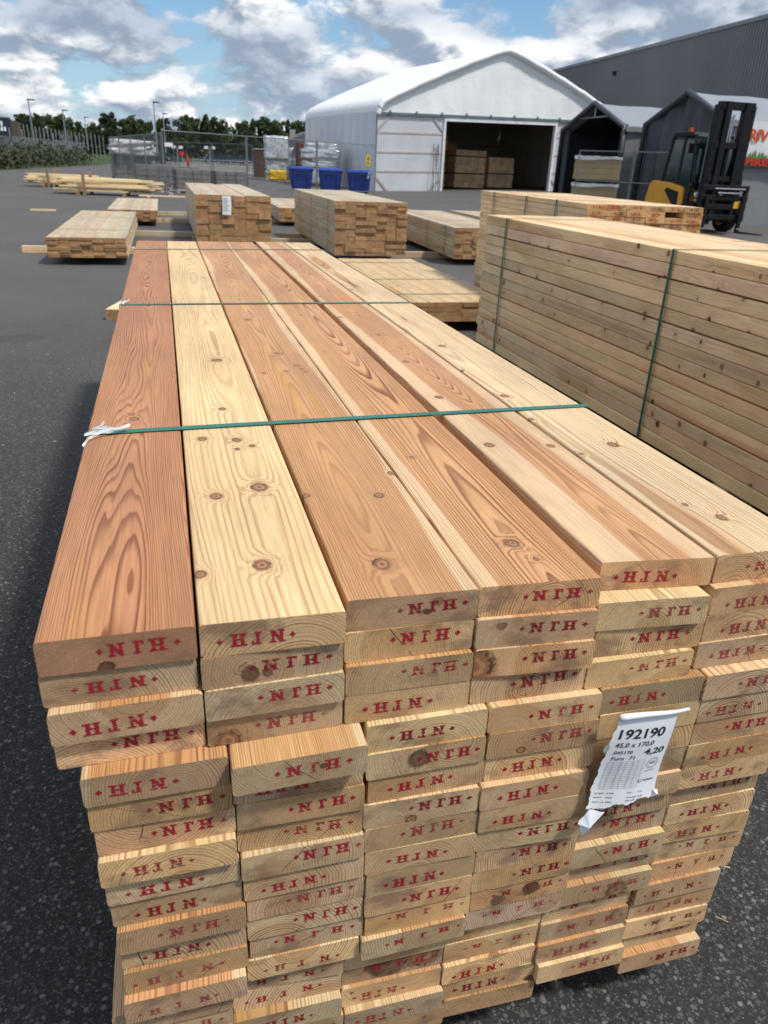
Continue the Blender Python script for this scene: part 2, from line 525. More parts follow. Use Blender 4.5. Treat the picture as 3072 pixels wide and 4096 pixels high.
def glyph(ch, u, v):
    """is the ink there? u,v in 0..1, v up"""
    def R(a, b, c, d): return a <= u <= b and c <= v <= d
    if ch == 'N':
        return R(.16, .34, 0, 1) or R(.68, .84, 0, 1) or abs(u - (.20 + (1 - v) * .62)) < .13 or R(0, .42, .86, 1) or R(.04, .44, 0, .12) or R(.56, 1, .86, 1)
    if ch == 'T':
        return R(.30, .60, 0, 1) or R(.12, 1, .84, 1) or R(.82, 1, .66, 1) or R(.08, .78, 0, .13)
    if ch == 'H':
        return R(.14, .36, 0, 1) or R(.62, .84, 0, 1) or R(.3, .7, .40, .56) or R(0, 1, .87, 1) or R(0, .46, 0, .12) or R(.52, 1, 0, .12)
    if ch == '*':
        x_, y_ = (u - .5) * 2, (v - .5) * 2
        return (x_ * x_ + y_ * y_ < .36) or (abs(x_) + abs(y_) < .98 and (abs(x_) < .34 or abs(y_) < .42))
    return False

def stamp_mesh(rng, wide, worn=0.02, ink=0):
    b = MB()
    blot = rng.random() < .35
    if wide:
        lay = [('*', -.060, .0075, .0065), ('N', -.046, .018, .0125), ('T', -.006, .0125, .0125), ('H', .026, .018, .0125), ('*', .054, .0075, .0065)]
    else:
        lay = [('*', -.048, .0080, .0085), ('N', -.0345, .0205, .0165), ('T', -.0065, .0135, .0165), ('H', .0125, .0200, .0165), ('*', .0395, .0085, .0085)]
    for ch, x0, wd, ht in lay:
        x0 += rng.uniform(-.001, .001)
        rows = 15 if ch != '*' else 8
        cols = 44 if ch != '*' else 20
        for j in range(rows):
            v = (j + .5) / rows
            if rng.random() < .03 + worn:
                continue
            run = None
            jl, jr = rng.uniform(-.0006, .0006), rng.uniform(-.0006, .0006)
            for i in range(cols + 1):
                on = i < cols and glyph(ch, (i + .5) / cols, v) and rng.random() > worn
                if on and run is None:
                    run = i
                if not on and run is not None:
                    xa = x0 + wd * run / cols + jl; xb = x0 + wd * i / cols + jr
                    za = -ht / 2 + ht * j / rows; zb = -ht / 2 + ht * (j + 1) / rows - rng.choice((0, 0, .0001, .0003))
                    if xb > xa:
                        b.poly([(xa, 0, za), (xb, 0, za), (xb + rng.uniform(-.0004, .0004), 0, zb), (xa + rng.uniform(-.0004, .0004), 0, zb)])
                    run = None
    return b.mesh('stamp', INKS[ink], fix=False)
rs = random.Random(5)
STAMPS = [stamp_mesh(rs, False, w_, i_) for w_, i_ in ((.0, 0), (.01, 1), (.02, 0), (.05, 0), (.03, 1), (.10, 2), (.01, 0), (.16, 0), (.06, 2), (.0, 1), (.08, 0))]
STAMPS_W = [stamp_mesh(rs, True, w_, i_) for w_, i_ in ((.02, 0), (.10, 2), (.05, 1), (.18, 0), (.01, 0), (.08, 2), (.13, 1))]

# ------------------------------------------------------------------ ground
GM, n = new_mat('asphalt')
tc = n.node('ShaderNodeTexCoord').outputs['Object']
vo = n.node('ShaderNodeTexVoronoi', {'feature': 'F1'}); n.put(vo.inputs['Vector'], tc); vo.inputs['Scale'].default_value = 98
v2 = n.node('ShaderNodeTexVoronoi', {'feature': 'F1'}); n.put(v2.inputs['Vector'], tc); v2.inputs['Scale'].default_value = 210
r_, g_, b_ = n.sep(vo.outputs['Color'])
r2_, g2_, b2_ = n.sep(v2.outputs['Color'])
fine = n.noise(tc, 600, 3, 0.7).outputs[0]
base = n.scale((0.030, 0.028, 0.026), n.step(fine, 0.3, 0.7, 0.4, 1.6))
sv = n.add(0.022, n.mul(n.m('POWER', r_, 3.0), 0.20))
stc = n.mix(n.mul(g_, 0.6), n.scale((1.0, 0.98, 0.95), sv), n.scale((1.0, 0.92, 0.82), sv))
sv2 = n.add(0.03, n.mul(n.m('POWER', r2_, 3.0), 0.14))
col = n.mix(n.step(v2.outputs['Distance'], 0.38, 0.62, 0.9, 0.0), base, n.scale((1.0, 0.96, 0.91), sv2))
col = n.mix(n.mul(n.step(vo.outputs['Distance'], 0.40, 0.58, 1.0, 0.0), n.step(b_, 0.35, 0.5)), col, stc)
patch = n.noise(tc, 0.35, 5, 0.6).outputs[0]
col = n.scale(col, n.step(patch, 0.3, 0.7, 0.88, 1.13))
streak = n.noise(n.xyz(n.mul(n.sep(tc)[0], 2.0), n.mul(n.sep(tc)[1], 0.25), 0.0), 1, 4, 0.6).outputs[0]
col = n.scale(col, n.step(streak, 0.35, 0.65, 0.94, 1.06))
gx, gy, gz = n.sep(tc)
oil = n.noise(n.xyz(n.mul(gx, 1.1), n.mul(gy, 0.8), 3.0), 1, 6, 0.65).outputs[0]
col = n.scale(col, n.step(oil, 0.56, 0.68, 1.0, 0.72))
rut = n.noise(n.xyz(n.add(n.mul(gx, 2.6), n.mul(gy, 0.35)), n.mul(gy, 0.05), 7.0), 1, 3, 0.6).outputs[0]
col = n.scale(col, n.step(rut, 0.55, 0.66, 1.0, 0.84))
ex = n.m('DIVIDE', n.sub(gx, -1.06), 0.20); ey = n.m('DIVIDE', n.sub(gy, 6.02), 0.17)
edge = n.add(n.add(n.mul(ex, ex), n.mul(ey, ey)), n.mul(n.sub(n.noise(tc, 9, 3).outputs[0], 0.5), 0.6))
col = n.scale(col, n.step(edge, 0.85, 1.1, 0.45, 1.0))
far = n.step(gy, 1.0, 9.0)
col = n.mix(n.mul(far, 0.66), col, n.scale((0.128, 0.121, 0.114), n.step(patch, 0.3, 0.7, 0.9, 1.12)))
hh = fine
n.out(pbsdf(n, col, 0.75, 0.35, 0.0, bump(n, hh, 0.8, 0.002)))
xs = [-900, -300, -100, -40, -15, -5, 0, 4, 6] + [7 + i for i in range(0, 34)] + [44, 60, 100, 300, 900]
ys = [-60, -15, 0, 8, 16, 22] + [24 + 1.5 * i for i in range(0, 16)] + [50, 60, 75, 100, 160, 300, 700, 2500]
b = MB()
for yv in ys:
    for xv in xs:
        b.v.append((xv, yv, zg(xv, yv)))
for j in range(len(ys) - 1):
    for i in range(len(xs) - 1):
        a = j * len(xs) + i
        b.f.append((a, a + 1, a + len(xs) + 1, a + len(xs))); b.mi.append(0)
tag(b.build('asphalt_yard', GM, smooth=True, fix=False), kind='structure')
GRASS = simple('grass field', (0.055, 0.085, 0.03), 0.9, 0.1, var=0.35, vscale=0.15)
GRAVEL = simple('pale gravel', (0.26, 0.235, 0.20), 0.9, 0.2, var=0.15, vscale=0.8)
tag(MB().poly([(-900, 175, 0.02), (900, 175, 0.02), (900, 2400, 0.02), (-900, 2400, 0.02)]).build('grass_field', GRASS, fix=False), kind='structure')
tag(MB().poly([(-60, 56, .012), (-9.9, 56, .012), (-6.3, 90, .012), (-3, 170, .012), (-60, 170, .012)]).build('grass_verge', GRASS, fix=False), kind='structure')
tag(MB().poly([(-2.5, 76, .008), (10, 74, .008), (14, 96, .008), (-2, 100, .008)]).build('gravel_strip', GRAVEL, fix=False), kind='structure')
WOOD_RB = wood_mat('pine pale', sapE=(0.88, 0.665, 0.405), sapL=(0.63, 0.42, 0.21), heE=(0.76, 0.51, 0.285), heL=(0.47, 0.26, 0.12), contrast=0.7, kax=('z', 4.2, 4.6))
ENDTONES['stamped end'] = ((0.74, 0.62, 0.50, 1), (0.98, 0.82, 0.66, 1))
END_R = wood_mat('stamped end', True, contrast=0.5, knots=0.4)

# ------------------------------------------------------------------ the main pack: 19 layers of 6 planks, 45 x 170 mm, 4.2 m long
ROWS=[
 [(0.0811,-0.018,-0.3),(0.2532,-0.0202,-1.4),(0.4272,-0.0029,-1.7),(0.5984,-0.0062,-2.7),(0.7871,0.0185,-5.6),(0.9621,0.0129,0)],
 [(0.0791,-0.0137,0.1),(0.252,-0.0174,1.7),(0.4252,-0.004,-0.6),(0.5973,-0.0128,-2.9),(0.7728,-0.0093,-4.2),(0.9581,-0.0004,0)],
 [(0.0832,-0.025,1.5),(0.2538,-0.0201,1.3),(0.4258,-0.0117,-0.8),(0.5984,-0.0163,-3.9),(0.7793,-0.0049,-2.2),(0.9567,-0.0006,0)],
 [(0.0825,-0.0128,1.5),(0.2538,-0.0125,1.8),(0.4257,-0.0108,-0.5),(0.5981,-0.0099,-1),(0.7687,-0.0135,-0.6),(0.9526,-0.004,0)],
 [(0.1074,-0.0351,0.4),(0.278,-0.0545,1.6),(0.4531,-0.0204,-0),(0.6237,-0.0223,-1.5),(0.7943,-0.0195,-0.9),(0.9649,-0.0236,0)],
 [(0.1092,-0.0313,-0.4),(0.2798,-0.0264,-0.5),(0.4539,-0.0233,0.2),(0.6268,-0.0239,-1.4),(0.7981,-0.0205,-0),(0.9687,-0.0205,0)],
 [(0.1122,-0.0276,0.7),(0.2828,-0.0276,-0.5),(0.458,-0.0196,0.5),(0.6286,-0.0208,-1.9),(0.7992,-0.0191,0),(0.9703,-0.0183,0)],
 [(0.1113,-0.0376,0.1),(0.2819,-0.0231,-1.3),(0.4525,-0.0242,-1),(0.6231,-0.0299,-0.9),(0.7969,-0.0178,0),(0.9678,-0.0204,0)],
 [(0.1139,-0.0279,0.9),(0.2845,-0.0304,0.7),(0.4551,-0.024,-0.1),(0.6257,-0.03,-1.8),(0.797,-0.0233,0),(0.9686,-0.0202,0)],
 [(0.1158,-0.0244,0.6),(0.2864,-0.026,0.6),(0.457,-0.0252,-0.7),(0.6276,-0.0268,-2.9),(0.7982,-0.0129,0),(0.9716,-0.0076,0.5)],
 [(0.1189,-0.0332,0.8),(0.2895,-0.0229,0.8),(0.4601,-0.024,0.4),(0.6307,-0.023,-0.1),(0.8013,-0.0072,0),(0.9719,-0.0098,-0.1)],
 [(0.1179,-0.0236,-0.4),(0.2886,-0.0211,0.2),(0.4592,-0.0244,0.1),(0.6298,-0.0228,-0.6),(0.8004,-0.0196,-0.2),(0.971,-0.0106,-2.2)],
 [(0.1183,-0.0286,0.7),(0.2912,-0.0179,-0.3),(0.4618,-0.0219,0),(0.6324,-0.0207,-0.1),(0.8051,-0.0059,-0.9),(0.9757,-0.007,-1.7)],
 [(0.1144,-0.0411,0.6),(0.2854,-0.0206,-0.2),(0.456,-0.0282,1),(0.6278,-0.0194,-0.2),(0.7984,-0.0166,-0.2),(0.969,-0.0089,0)],
 [(0.0936,-0.0263,0),(0.2642,-0.0081,-3),(0.4348,-0.0093,0),(0.6054,-0.0051,-0.3),(0.776,-0.0059,0),(0.9492,-0.0144,0)],
 [(0.092,-0.022,0),(0.2626,-0.0063,-0.9),(0.4332,-0.0044,-0.9),(0.6038,-0.007,-0.4),(0.7744,-0.0112,0),(0.9502,-0.0095,-1.6)],
 [(0.0903,-0.03,0),(0.2609,-0.0203,-0.3),(0.4315,-0.0108,-0.6),(0.6021,-0.0134,0.8),(0.7727,-0.0176,0),(0.9455,-0.0134,-0.8)],
 [(0.0939,-0.02,0),(0.2645,-0.02,0),(0.4351,-0.022,-0.4),(0.6057,-0.0121,-1.2),(0.7763,-0.0248,0),(0.9485,-0.0023,-0.3)],
 [(0.0978,-0.025,0),(0.2684,-0.022,0),(0.439,-0.0223,0),(0.6096,-0.0159,-1.2),(0.7802,0.13,0),(0.9508,-0.0179,-0.1)],
]
# how each end is stamped, row by row: U upright, R upside down, capital = normal, small = wide-set, '-' none
MARKS = ['URUURU'.replace('', '')] + []
MARKS = {1: 'URUURU', 2: 'RUUUUR', 3: 'RUUUUR', 4: 'UURUUR', 5: 'RURURU', 6: 'URUU-R', 7: 'UURR-U', 8: 'RUUR-R', 9: 'RUUR-R', 10: 'RRRURU',
         11: 'UURUUR', 12: 'RUUUUR', 13: 'ruuuuu', 14: 'rruuuu', 15: 'ur-uur', 16: 'uruuur', 17: 'RRRRRu', 18: 'RURRUU', 19: '------'}
MARKS[1] = 'URUURU'; MARKS[19] = '-----U'
TOPZ, TH = 0.96, 0.0452
PACK = thing('lumber_bundle', 'nearest big pack of red-stamped pine planks with white delivery label on its end', 'lumber bundle', (0, 0, 0))
rng = random.Random(21)
HERO = {  # pith x, pith z, ring, heart radius, brightness, knots
    1: ((0.008, -0.075), 0.0017, 0.30, 0.80, 0.34), 2: ((0.02, -0.060), 0.0046, 0.012, 1.04, 0.66), 3: ((-0.005, -0.045), 0.0032, 0.104, 0.97, 0.5),
    4: ((0.03, -0.035), 0.0027, 0.088, 1.0, 0.42), 5: ((0.004, -0.018), 0.0026, 0.066, 1.0, 0.55), 6: ((-0.045, -0.045), 0.0040, 0.062, 1.03, 0.5)}
HTINT = {1: (1.06, 0.86, 0.88), 2: (1.02, 0.96, 0.86), 3: (1.06, 0.99, 0.97), 4: (1.06, 0.99, 0.99), 5: (1.04, 0.96, 0.98), 6: (1.0, 0.99, 1.0)}
HKNOTS = {
1 : [(-0.002, 0.759, 0.009), (-0.009, 0.79, 0.006), (-0.035, 3.595, 0.008), (0.002, 3.341, 0.008), (-0.044, 2.961, 0.009), (0.056, 2.788, 0.007), (-0.002, 2.521, 0.007), (-0.082, 1.569, 0.003)] ,
2 : [(0.015, 1.224, 0.013), (-0.001, 0.805, 0.008), (0.011, 0.61, 0.009), (0.036, 0.574, 0.006), (-0.05, 0.625, 0.009), (0.027, 0.382, 0.014), (-0.042, 0.357, 0.01), (0.001, 0.127, 0.012), (-0.077, 0.118, 0.008), (0.008, 0.561, 0.005), (0.008, 3.322, 0.009), (0.056, 2.685, 0.008), (0.148, 1.683, 0.007)] ,
3 : [(0.004, 1.269, 0.008), (0.035, 1.129, 0.008), (0.044, 1.095, 0.006), (0.048, 1.067, 0.006), (0.001, 1.077, 0.006), (-0.055, 1.065, 0.006), (-0.08, 0.319, 0.007), (0.034, 0.3, 0.008), (0.079, 0.387, 0.007), (-0.019, 0.083, 0.013), (-0.026, 1.741, 0.011), (-0.001, 2.671, 0.008)] ,
4 : [(-0.011, 1.817, 0.006), (-0.035, 0.457, 0.005), (-0.085, 0.687, 0.006), (0.007, 0.109, 0.01), (0.019, 0.06, 0.004), (-0.007, 3.066, 0.008), (-0.036, 1.277, 0.004)] ,
5 : [(-0.074, 1.745, 0.008), (0.002, 1.827, 0.006), (-0.014, 1.46, 0.007), (-0.028, 1.123, 0.009), (-0.049, 0.791, 0.01), (-0.057, 0.473, 0.01), (0.06, 0.45, 0.008), (-0.065, 2.167, 0.007), (-0.018, 3.329, 0.009)] ,
6 : [(-0.04, 1.302, 0.011), (-0.066, 0.788, 0.01), (0.013, 0.443, 0.011), (-0.076, 0.406, 0.005), (0.005, 0.11, 0.009), (-0.073, 2.343, 0.008), (-0.081, 1.023, 0.005), (-0.079, 0.616, 0.006), (-0.023, 0.164, 0.005)] ,
}
WOOD_H = {c_: wood_mat('pine top plank %d' % c_, hero=HKNOTS[c_], contrast=0.68 if c_ == 2 else 0.95) for c_ in HKNOTS}
HSEED = {1: 0.137, 2: 0.412, 3: 0.733, 4: 0.291, 5: 0.864, 6: 0.558}
EK = dict(sapE=(0.66, 0.495, 0.305), sapL=(0.18, 0.105, 0.05), heE=(0.57, 0.39, 0.22), heL=(0.15, 0.08, 0.036), contrast=0.95)
SPECIAL_END = {(2, 2): [(-0.028, -0.008, 0.011), (-0.008, -0.009, 0.006)], (3, 6): [(-0.012, 0.002, 0.015)], (2, 4): [(-0.060, -0.017, 0.017)], (4, 13): [(-0.038, -0.010, 0.011), (0.018, 0.004, 0.014)],
               (4, 3): [(-0.085, -0.004, 0.030)], (1, 1): [(-0.014, -0.021, 0.010)], (6, 16): [(0.012, 0.0, 0.008)], (3, 16): [(-0.01, 0.012, 0.035), (0.05, 0.012, 0.03)], (3, 8): [(-0.015, -0.018, 0.009)], (5, 14): [(0.02, -0.01, 0.02)]}
PITHS = {(4, 3): (0.010, -0.012), (1, 6): (-0.010, -0.005), (4, 4): (0.0, -0.004), (4, 1): (0.016, -0.021), (2, 2): (-0.03, 0.0), (1, 5): (0.02, -0.018), (2, 8): (0.01, -0.03), (3, 3): (0.005, -0.012), (4, 11): (0.03, -0.002), (4, 12): (0.03, -0.004), (5, 3): (0.05, -0.004)}
stamp_i = 0
for r, row in enumerate(ROWS, 1):
    for c, (px, py, t) in enumerate(row, 1):
        z = TOPZ - (r - 1) * TH - 0.0225
        L = 4.2 + rng.uniform(-0.012, 0.02)
        me = plank_mesh('plank', 0.1686, 0.0446, L, [WOOD, ENDM], t, 0.0042)
        o = bpy.data.objects.new('plank', me); C.objects.link(o); o.parent = PACK
        o.location = (px, py, z)
        # the pack is a touch out of square: planks lie square while their ends are cut askew
        wprops(o, rng, br=rng.uniform(0.86, 1.12), kd=rng.choice((0.15, 0.3, 0.5)))
        if r == 1:
            h = HERO[c]
            o['ws'] = HSEED[c]; o['wa'] = [h[0][0], h[0][1], h[1]]; o['wb'] = [h[2], h[3], h[4]]; o['wt'] = list(HTINT[c]); me.materials[0] = WOOD_H[c]
        if r == 19 and c in (3, 4):
            o['wb'] = [0.3, 0.8, 0.5]
        if (c, r) in PITHS:
            o['wa'] = [*PITHS[c, r], 0.0036]
        if (c, r) in SPECIAL_END:
            me.materials[1] = wood_mat('end grain knotty', True, hero=SPECIAL_END[c, r], **EK)
        mk = MARKS[r][c - 1]
        if mk != '-':
            up = mk in 'Uu'
            ms = (STAMPS if mk in 'UR' else STAMPS_W)
            s = bpy.data.objects.new('stamp', rng.choice(ms)); stamp_i += 1
            C.objects.link(s); s.parent = o
            cx = (0.024 if up else -0.014) + rng.uniform(-0.009, 0.009)
            if mk in 'ur':
                cx *= 0.5
            tk = math.tan(radians(t))
            s.location = (cx, tk * cx - 0.0005, (0.003 if up else -0.004) + rng.uniform(-0.003, 0.003))
            s.scale = (rng.uniform(.93, 1.05), 1, rng.uniform(.85, 1.08))
            s.rotation_euler = (0, (0 if up else pi) + radians(rng.uniform(-2.5, 1.5)), radians(t))
# straps round the pack (the upper layers overhang a little at the left)
for ya, yb in ((0.659, 0.700), (2.013, 2.031), (3.706, 3.805)):
    rect_strap(PACK, -0.004, 1.0485, 0.10, TOPZ, ya, yb, 0.0185, STRAP, 0.0014)
for y_ in (0.700, 2.031):
    MB().box(1.040, 1.0505, y_ - 0.014, y_ + 0.014, TOPZ - 0.016, TOPZ + 0.0012).build('corner_protector', BLACKP, PACK, bevel=0.001)
PAPER = simple('white label paper', (0.80, 0.82, 0.85), 0.5, 0.4, var=0.05, vscale=20)
PRINT = simple('black print', (0.02, 0.03, 0.03), 0.5, var=0.05)
SCRAP = simple('torn film', (0.55, 0.57, 0.57), 0.35, 0.5, var=0.35, vscale=90)
# torn paper left under the first strap
rt = random.Random(4)
def scrap(pts, seed, w_):
    rr = random.Random(seed); b = MB(); k = len(pts)
    for i, p in enumerate(pts):
        d = Vector(pts[min(i + 1, k - 1)]) - Vector(pts[max(0, i - 1)])
        nn = Vector((-d.y, d.x, 0)).normalized()
        ww = w_[i] * .45
        b.v += [tuple(Vector(p) + nn * ww), tuple(Vector(p) + Vector((0, 0, 0.003 + rr.uniform(0, .004)))), tuple(Vector(p) - nn * ww)]
    for i in range(k - 1):
        a = 3 * i
        b.f += [(a, a + 3, a + 4, a + 1), (a + 1, a + 4, a + 5, a + 2)]; b.mi += [0, 0]
    return b.build('paper_scrap', SCRAP, PACK, fix=False)
Zt = TOPZ + 0.001
scrap([(-0.006, 0.650, Zt), (0.010, 0.652, Zt + .002), (0.030, 0.655, Zt + .002), (0.045, 0.658, Zt)], 1, [.006, .007, .005, .001])
scrap([(0.006, 0.672, Zt), (0.020, 0.676, Zt + .003), (0.042, 0.675, Zt + .003), (0.064, 0.673, Zt)], 2, [.002, .006, .004, .001])
scrap([(0.018, 0.678, Zt + .002), (0.022, 0.690, Zt + .004), (0.026, 0.702, Zt + .006)], 3, [.005, .004, .002])
scrap([(-0.006, 0.600, Zt - .004), (0.004, 0.618, Zt + .004), (0.030, 0.640, Zt + .010), (0.055, 0.650, Zt + .010), (0.074, 0.658, Zt + .014)], 4, [.006, .004, .005, .009, .014])
scrap([(0.002, 2.02, Zt), (0.012, 2.03, Zt + .005), (0.020, 2.045, Zt + .003), (0.026, 2.07, Zt + .005)], 5, [.007, .008, .004, .002])

# ---- delivery label on the pack end
LB0, LB1, LB2, LB3 = (0.7263, 0.7508), (0.8208, 0.7465), (0.8174, 0.5863), (0.7064, 0.5780)   # TL TR BR BL (x,z)
def lab_y(x, z):
    u_ = (x - 0.72) / 0.1; v_ = (0.75 - z) / 0.17
    return -0.0455 - 0.006 * sin(max(0, min(1, u_)) * pi) * (0.4 + 0.6 * sin(v_ * 2.4)) - 0.0035 * sin(v_ * 5 + 1) - 0.004 * max(0, v_ - 0.75)
def lab_pt(u_, v_):
    x = (LB0[0] * (1 - u_) + LB1[0] * u_) * (1 - v_) + (LB3[0] * (1 - u_) + LB2[0] * u_) * v_
    z = (LB0[1] * (1 - u_) + LB1[1] * u_) * (1 - v_) + (LB3[1] * (1 - u_) + LB2[1] * u_) * v_
    # ragged left and lower edges
    if u_ < 0.01:
        x += 0.0012 * sin(v_ * 23) + 0.0009 * sin(v_ * 61 + 2) + 0.0006 * sin(v_ * 143) - 0.0025
    if v_ > 0.99:
        z += 0.003 * sin(u_ * 17 + 1) + 0.0015 * sin(u_ * 53)
    return (x, lab_y(x, z), z)
lab = MB().grid(lab_pt, 24, 60).build('delivery_label', PAPER, PACK, smooth=True, fix=False)
# rolled top edge, torn foot and side flaps
pts = [(0.7240 + 0.112 * t, -0.050 - 0.004 * sin(t * 3), 0.7535 - 0.0016 * t + 0.002 * sin(t * 5)) for t in [i / 12 for i in range(13)]]
MB().tube(pts, 0.0052, 8, 0, 0.0022).build('rolled_edge', PAPER, lab, smooth=True)
def flap(pts2, seed, name='torn_flap', back=0.0):
    rr = random.Random(seed); b = MB(); k = len(pts2)
    cx = sum(p[0] for p in pts2) / k; cz = sum(p[1] for p in pts2) / k
    b.v.append((cx, -0.0575 + back * 1.7, cz))
    ring = []
    for i in range(k):
        p, q = pts2[i], pts2[(i + 1) % k]
        for s_ in range(4):
            t = s_ / 4
            ring.append((p[0] + (q[0] - p[0]) * t + rr.uniform(-.0008, .0008), -0.0495 + back + rr.uniform(-.001, .001), p[1] + (q[1] - p[1]) * t + rr.uniform(-.0008, .0008)))
    b.v += ring
    for i in range(len(ring)):
        b.f.append((0, 1 + i, 1 + (i + 1) % len(ring))); b.mi.append(0)
    return b.build(name, PAPER, lab, fix=False)
flap([(0.7075, 0.584), (0.6905, 0.5605), (0.6960, 0.556), (0.700, 0.534), (0.7066, 0.5321), (0.714, 0.539), (0.7150, 0.560), (0.735, 0.572)], 1)
flap([(0.7260, 0.705), (0.7170, 0.698), (0.7140, 0.690), (0.7185, 0.680), (0.7235, 0.676)], 2, back=0.0075)
flap([(0.8140, 0.598), (0.8220, 0.594), (0.8255, 0.586), (0.8130, 0.583)], 3, back=0.004)
def text_mesh(body, bold=0.0):
    cu = bpy.data.curves.new('t', 'FONT'); cu.body = body; cu.offset = bold; cu.resolution_u = 3
    o = bpy.data.objects.new('t', cu); C.objects.link(o)
    bpy.context.view_layer.update()
    me = bpy.data.meshes.new_from_object(o.evaluated_get(bpy.context.evaluated_depsgraph_get()))
    bpy.data.objects.remove(o); bpy.data.curves.remove(cu)
    return me
def print_text(body, x0, z0, x1, z1, cap, bold=0.0):
    me = text_mesh(body, bold)
    xs_ = [v.co.x for v in me.vertices]; wdt = max(xs_) - min(xs_); mn = min(xs_)
    bx, bz = (x1 - x0) / wdt, (z1 - z0) / wdt
    ux, uz = 0.10 * cap / 0.70, 0.995 * cap / 0.70
    for v in me.vertices:
        a, h_ = v.co.x - mn, v.co.y
        X = x0 + bx * a + ux * h_; Z = z0 + bz * a + uz * h_
        v.co = (X, lab_y(X, Z) - 0.0006, Z)
    me.materials.clear(); me.materials.append(PRINT)
    o = bpy.data.objects.new('print', me); C.objects.link(o); o.parent = lab
for i, a in enumerate([('192190', 0.7290, 0.7150, 0.8035, 0.7088, 0.0165), ('45,0 x 170,0', 0.7270, 0.6985, 0.7892, 0.6944, 0.0088), ('045170', 0.7279, 0.6851, 0.757, 0.6834, 0.0064),
          ('4,20', 0.7767, 0.6778, 0.8123, 0.673, 0.0115), ('Furu', 0.7272, 0.6729, 0.746, 0.6719, 0.0070), ('71', 0.7545, 0.672, 0.7632, 0.671, 0.0066),
          ('KD', 0.7942, 0.6535, 0.8042, 0.6523, 0.0052), ('SE-TR202', 0.7891, 0.6396, 0.8057, 0.6378, 0.0022), ('NORDIC', 0.7896, 0.6205, 0.8097, 0.6178, 0.0036),
          ('Ex.lgth.  4,200', 0.7152, 0.6072, 0.7442, 0.6047, 0.0026), ('Pcs.     114', 0.7668, 0.6029, 0.7926, 0.5996, 0.0026), ('Rumm.   478,8', 0.7137, 0.6, 0.7427, 0.5966, 0.0026),
          ('Aver.lgth. 4,20', 0.7662, 0.5938, 0.7938, 0.5909, 0.0026), ('Nom. m3: 3,928', 0.7124, 0.5919, 0.7424, 0.5883, 0.0026), ('Akt m3:  3,663', 0.765, 0.5880, 0.7957, 0.5850, 0.0026)]):
    print_text(*a, bold=0.022 if i in (0, 3, 8) else 0.008)
b = MB()
def lline(p, q, w_=0.00035):
    p, q = Vector((p[0], 0, p[1])), Vector((q[0], 0, q[1])); d = (q - p).normalized(); nn = Vector((-d.z, 0, d.x)) * w_ / 2
    k = 6
    for i in range(k):
        A, B = p + (q - p) * i / k, p + (q - p) * (i + 1) / k
        b.poly([(e.x, lab_y(e.x, e.z) - 0.0006, e.z) for e in (A - nn, B - nn, B + nn, A + nn)])
for tl, tr, br_, bl in (((0.7241, 0.6692), (0.7439, 0.6683), (0.7382, 0.6153), (0.7188, 0.616)), ((0.7450, 0.6680), (0.7637, 0.6673), (0.7585, 0.6142), (0.7396, 0.6151)), ((0.7650, 0.6675), (0.7842, 0.6668), (0.7801, 0.6122), (0.7606, 0.6135))):
    for i in range(15):
        t = i / 14
        lline((tl[0] + (bl[0] - tl[0]) * t, tl[1] + (bl[1] - tl[1]) * t), (tr[0] + (br_[0] - tr[0]) * t, tr[1] + (br_[1] - tr[1]) * t), 0.0003)
    for t in (0, .45, 1):
        lline((tl[0] + (tr[0] - tl[0]) * t, tl[1] + (tr[1] - tl[1]) * t), (bl[0] + (br_[0] - bl[0]) * t, bl[1] + (br_[1] - bl[1]) * t), 0.0003)
for i in range(48):
    a0 = 2 * pi * i / 48
    if i % 2 == 0:
        lline((0.7989 + 0.0093 * cos(a0), 0.6547 + 0.0093 * sin(a0)), (0.7989 + 0.0112 * cos(a0), 0.6547 + 0.0112 * sin(a0)), 0.0008)
    a1 = 2 * pi * (i + 1) / 48
    lline((0.7989 + 0.0080 * cos(a0), 0.6547 + 0.0080 * sin(a0)), (0.7989 + 0.0080 * cos(a1), 0.6547 + 0.0080 * sin(a1)), 0.0003)
for i in range(14):
    a0, a1 = 0.6 + i * 0.38, 0.6 + (i + 1) * 0.38
    lline((0.785 + 0.0026 * cos(a0), 0.6222 + 0.0026 * sin(a0)), (0.785 + 0.0026 * cos(a1), 0.6222 + 0.0026 * sin(a1)), 0.0010)
for i, x in enumerate((0, .0012, .0019, .0034, .0046, .0052, .0067, .0080, .0090)):
    lline((0.7245 + x, 0.5720 - x * .06), (0.7240 + x, 0.5800 - x * .06), 0.0004 + 0.0003 * (i % 2))
b.build('print', PRINT, lab, fix=False)

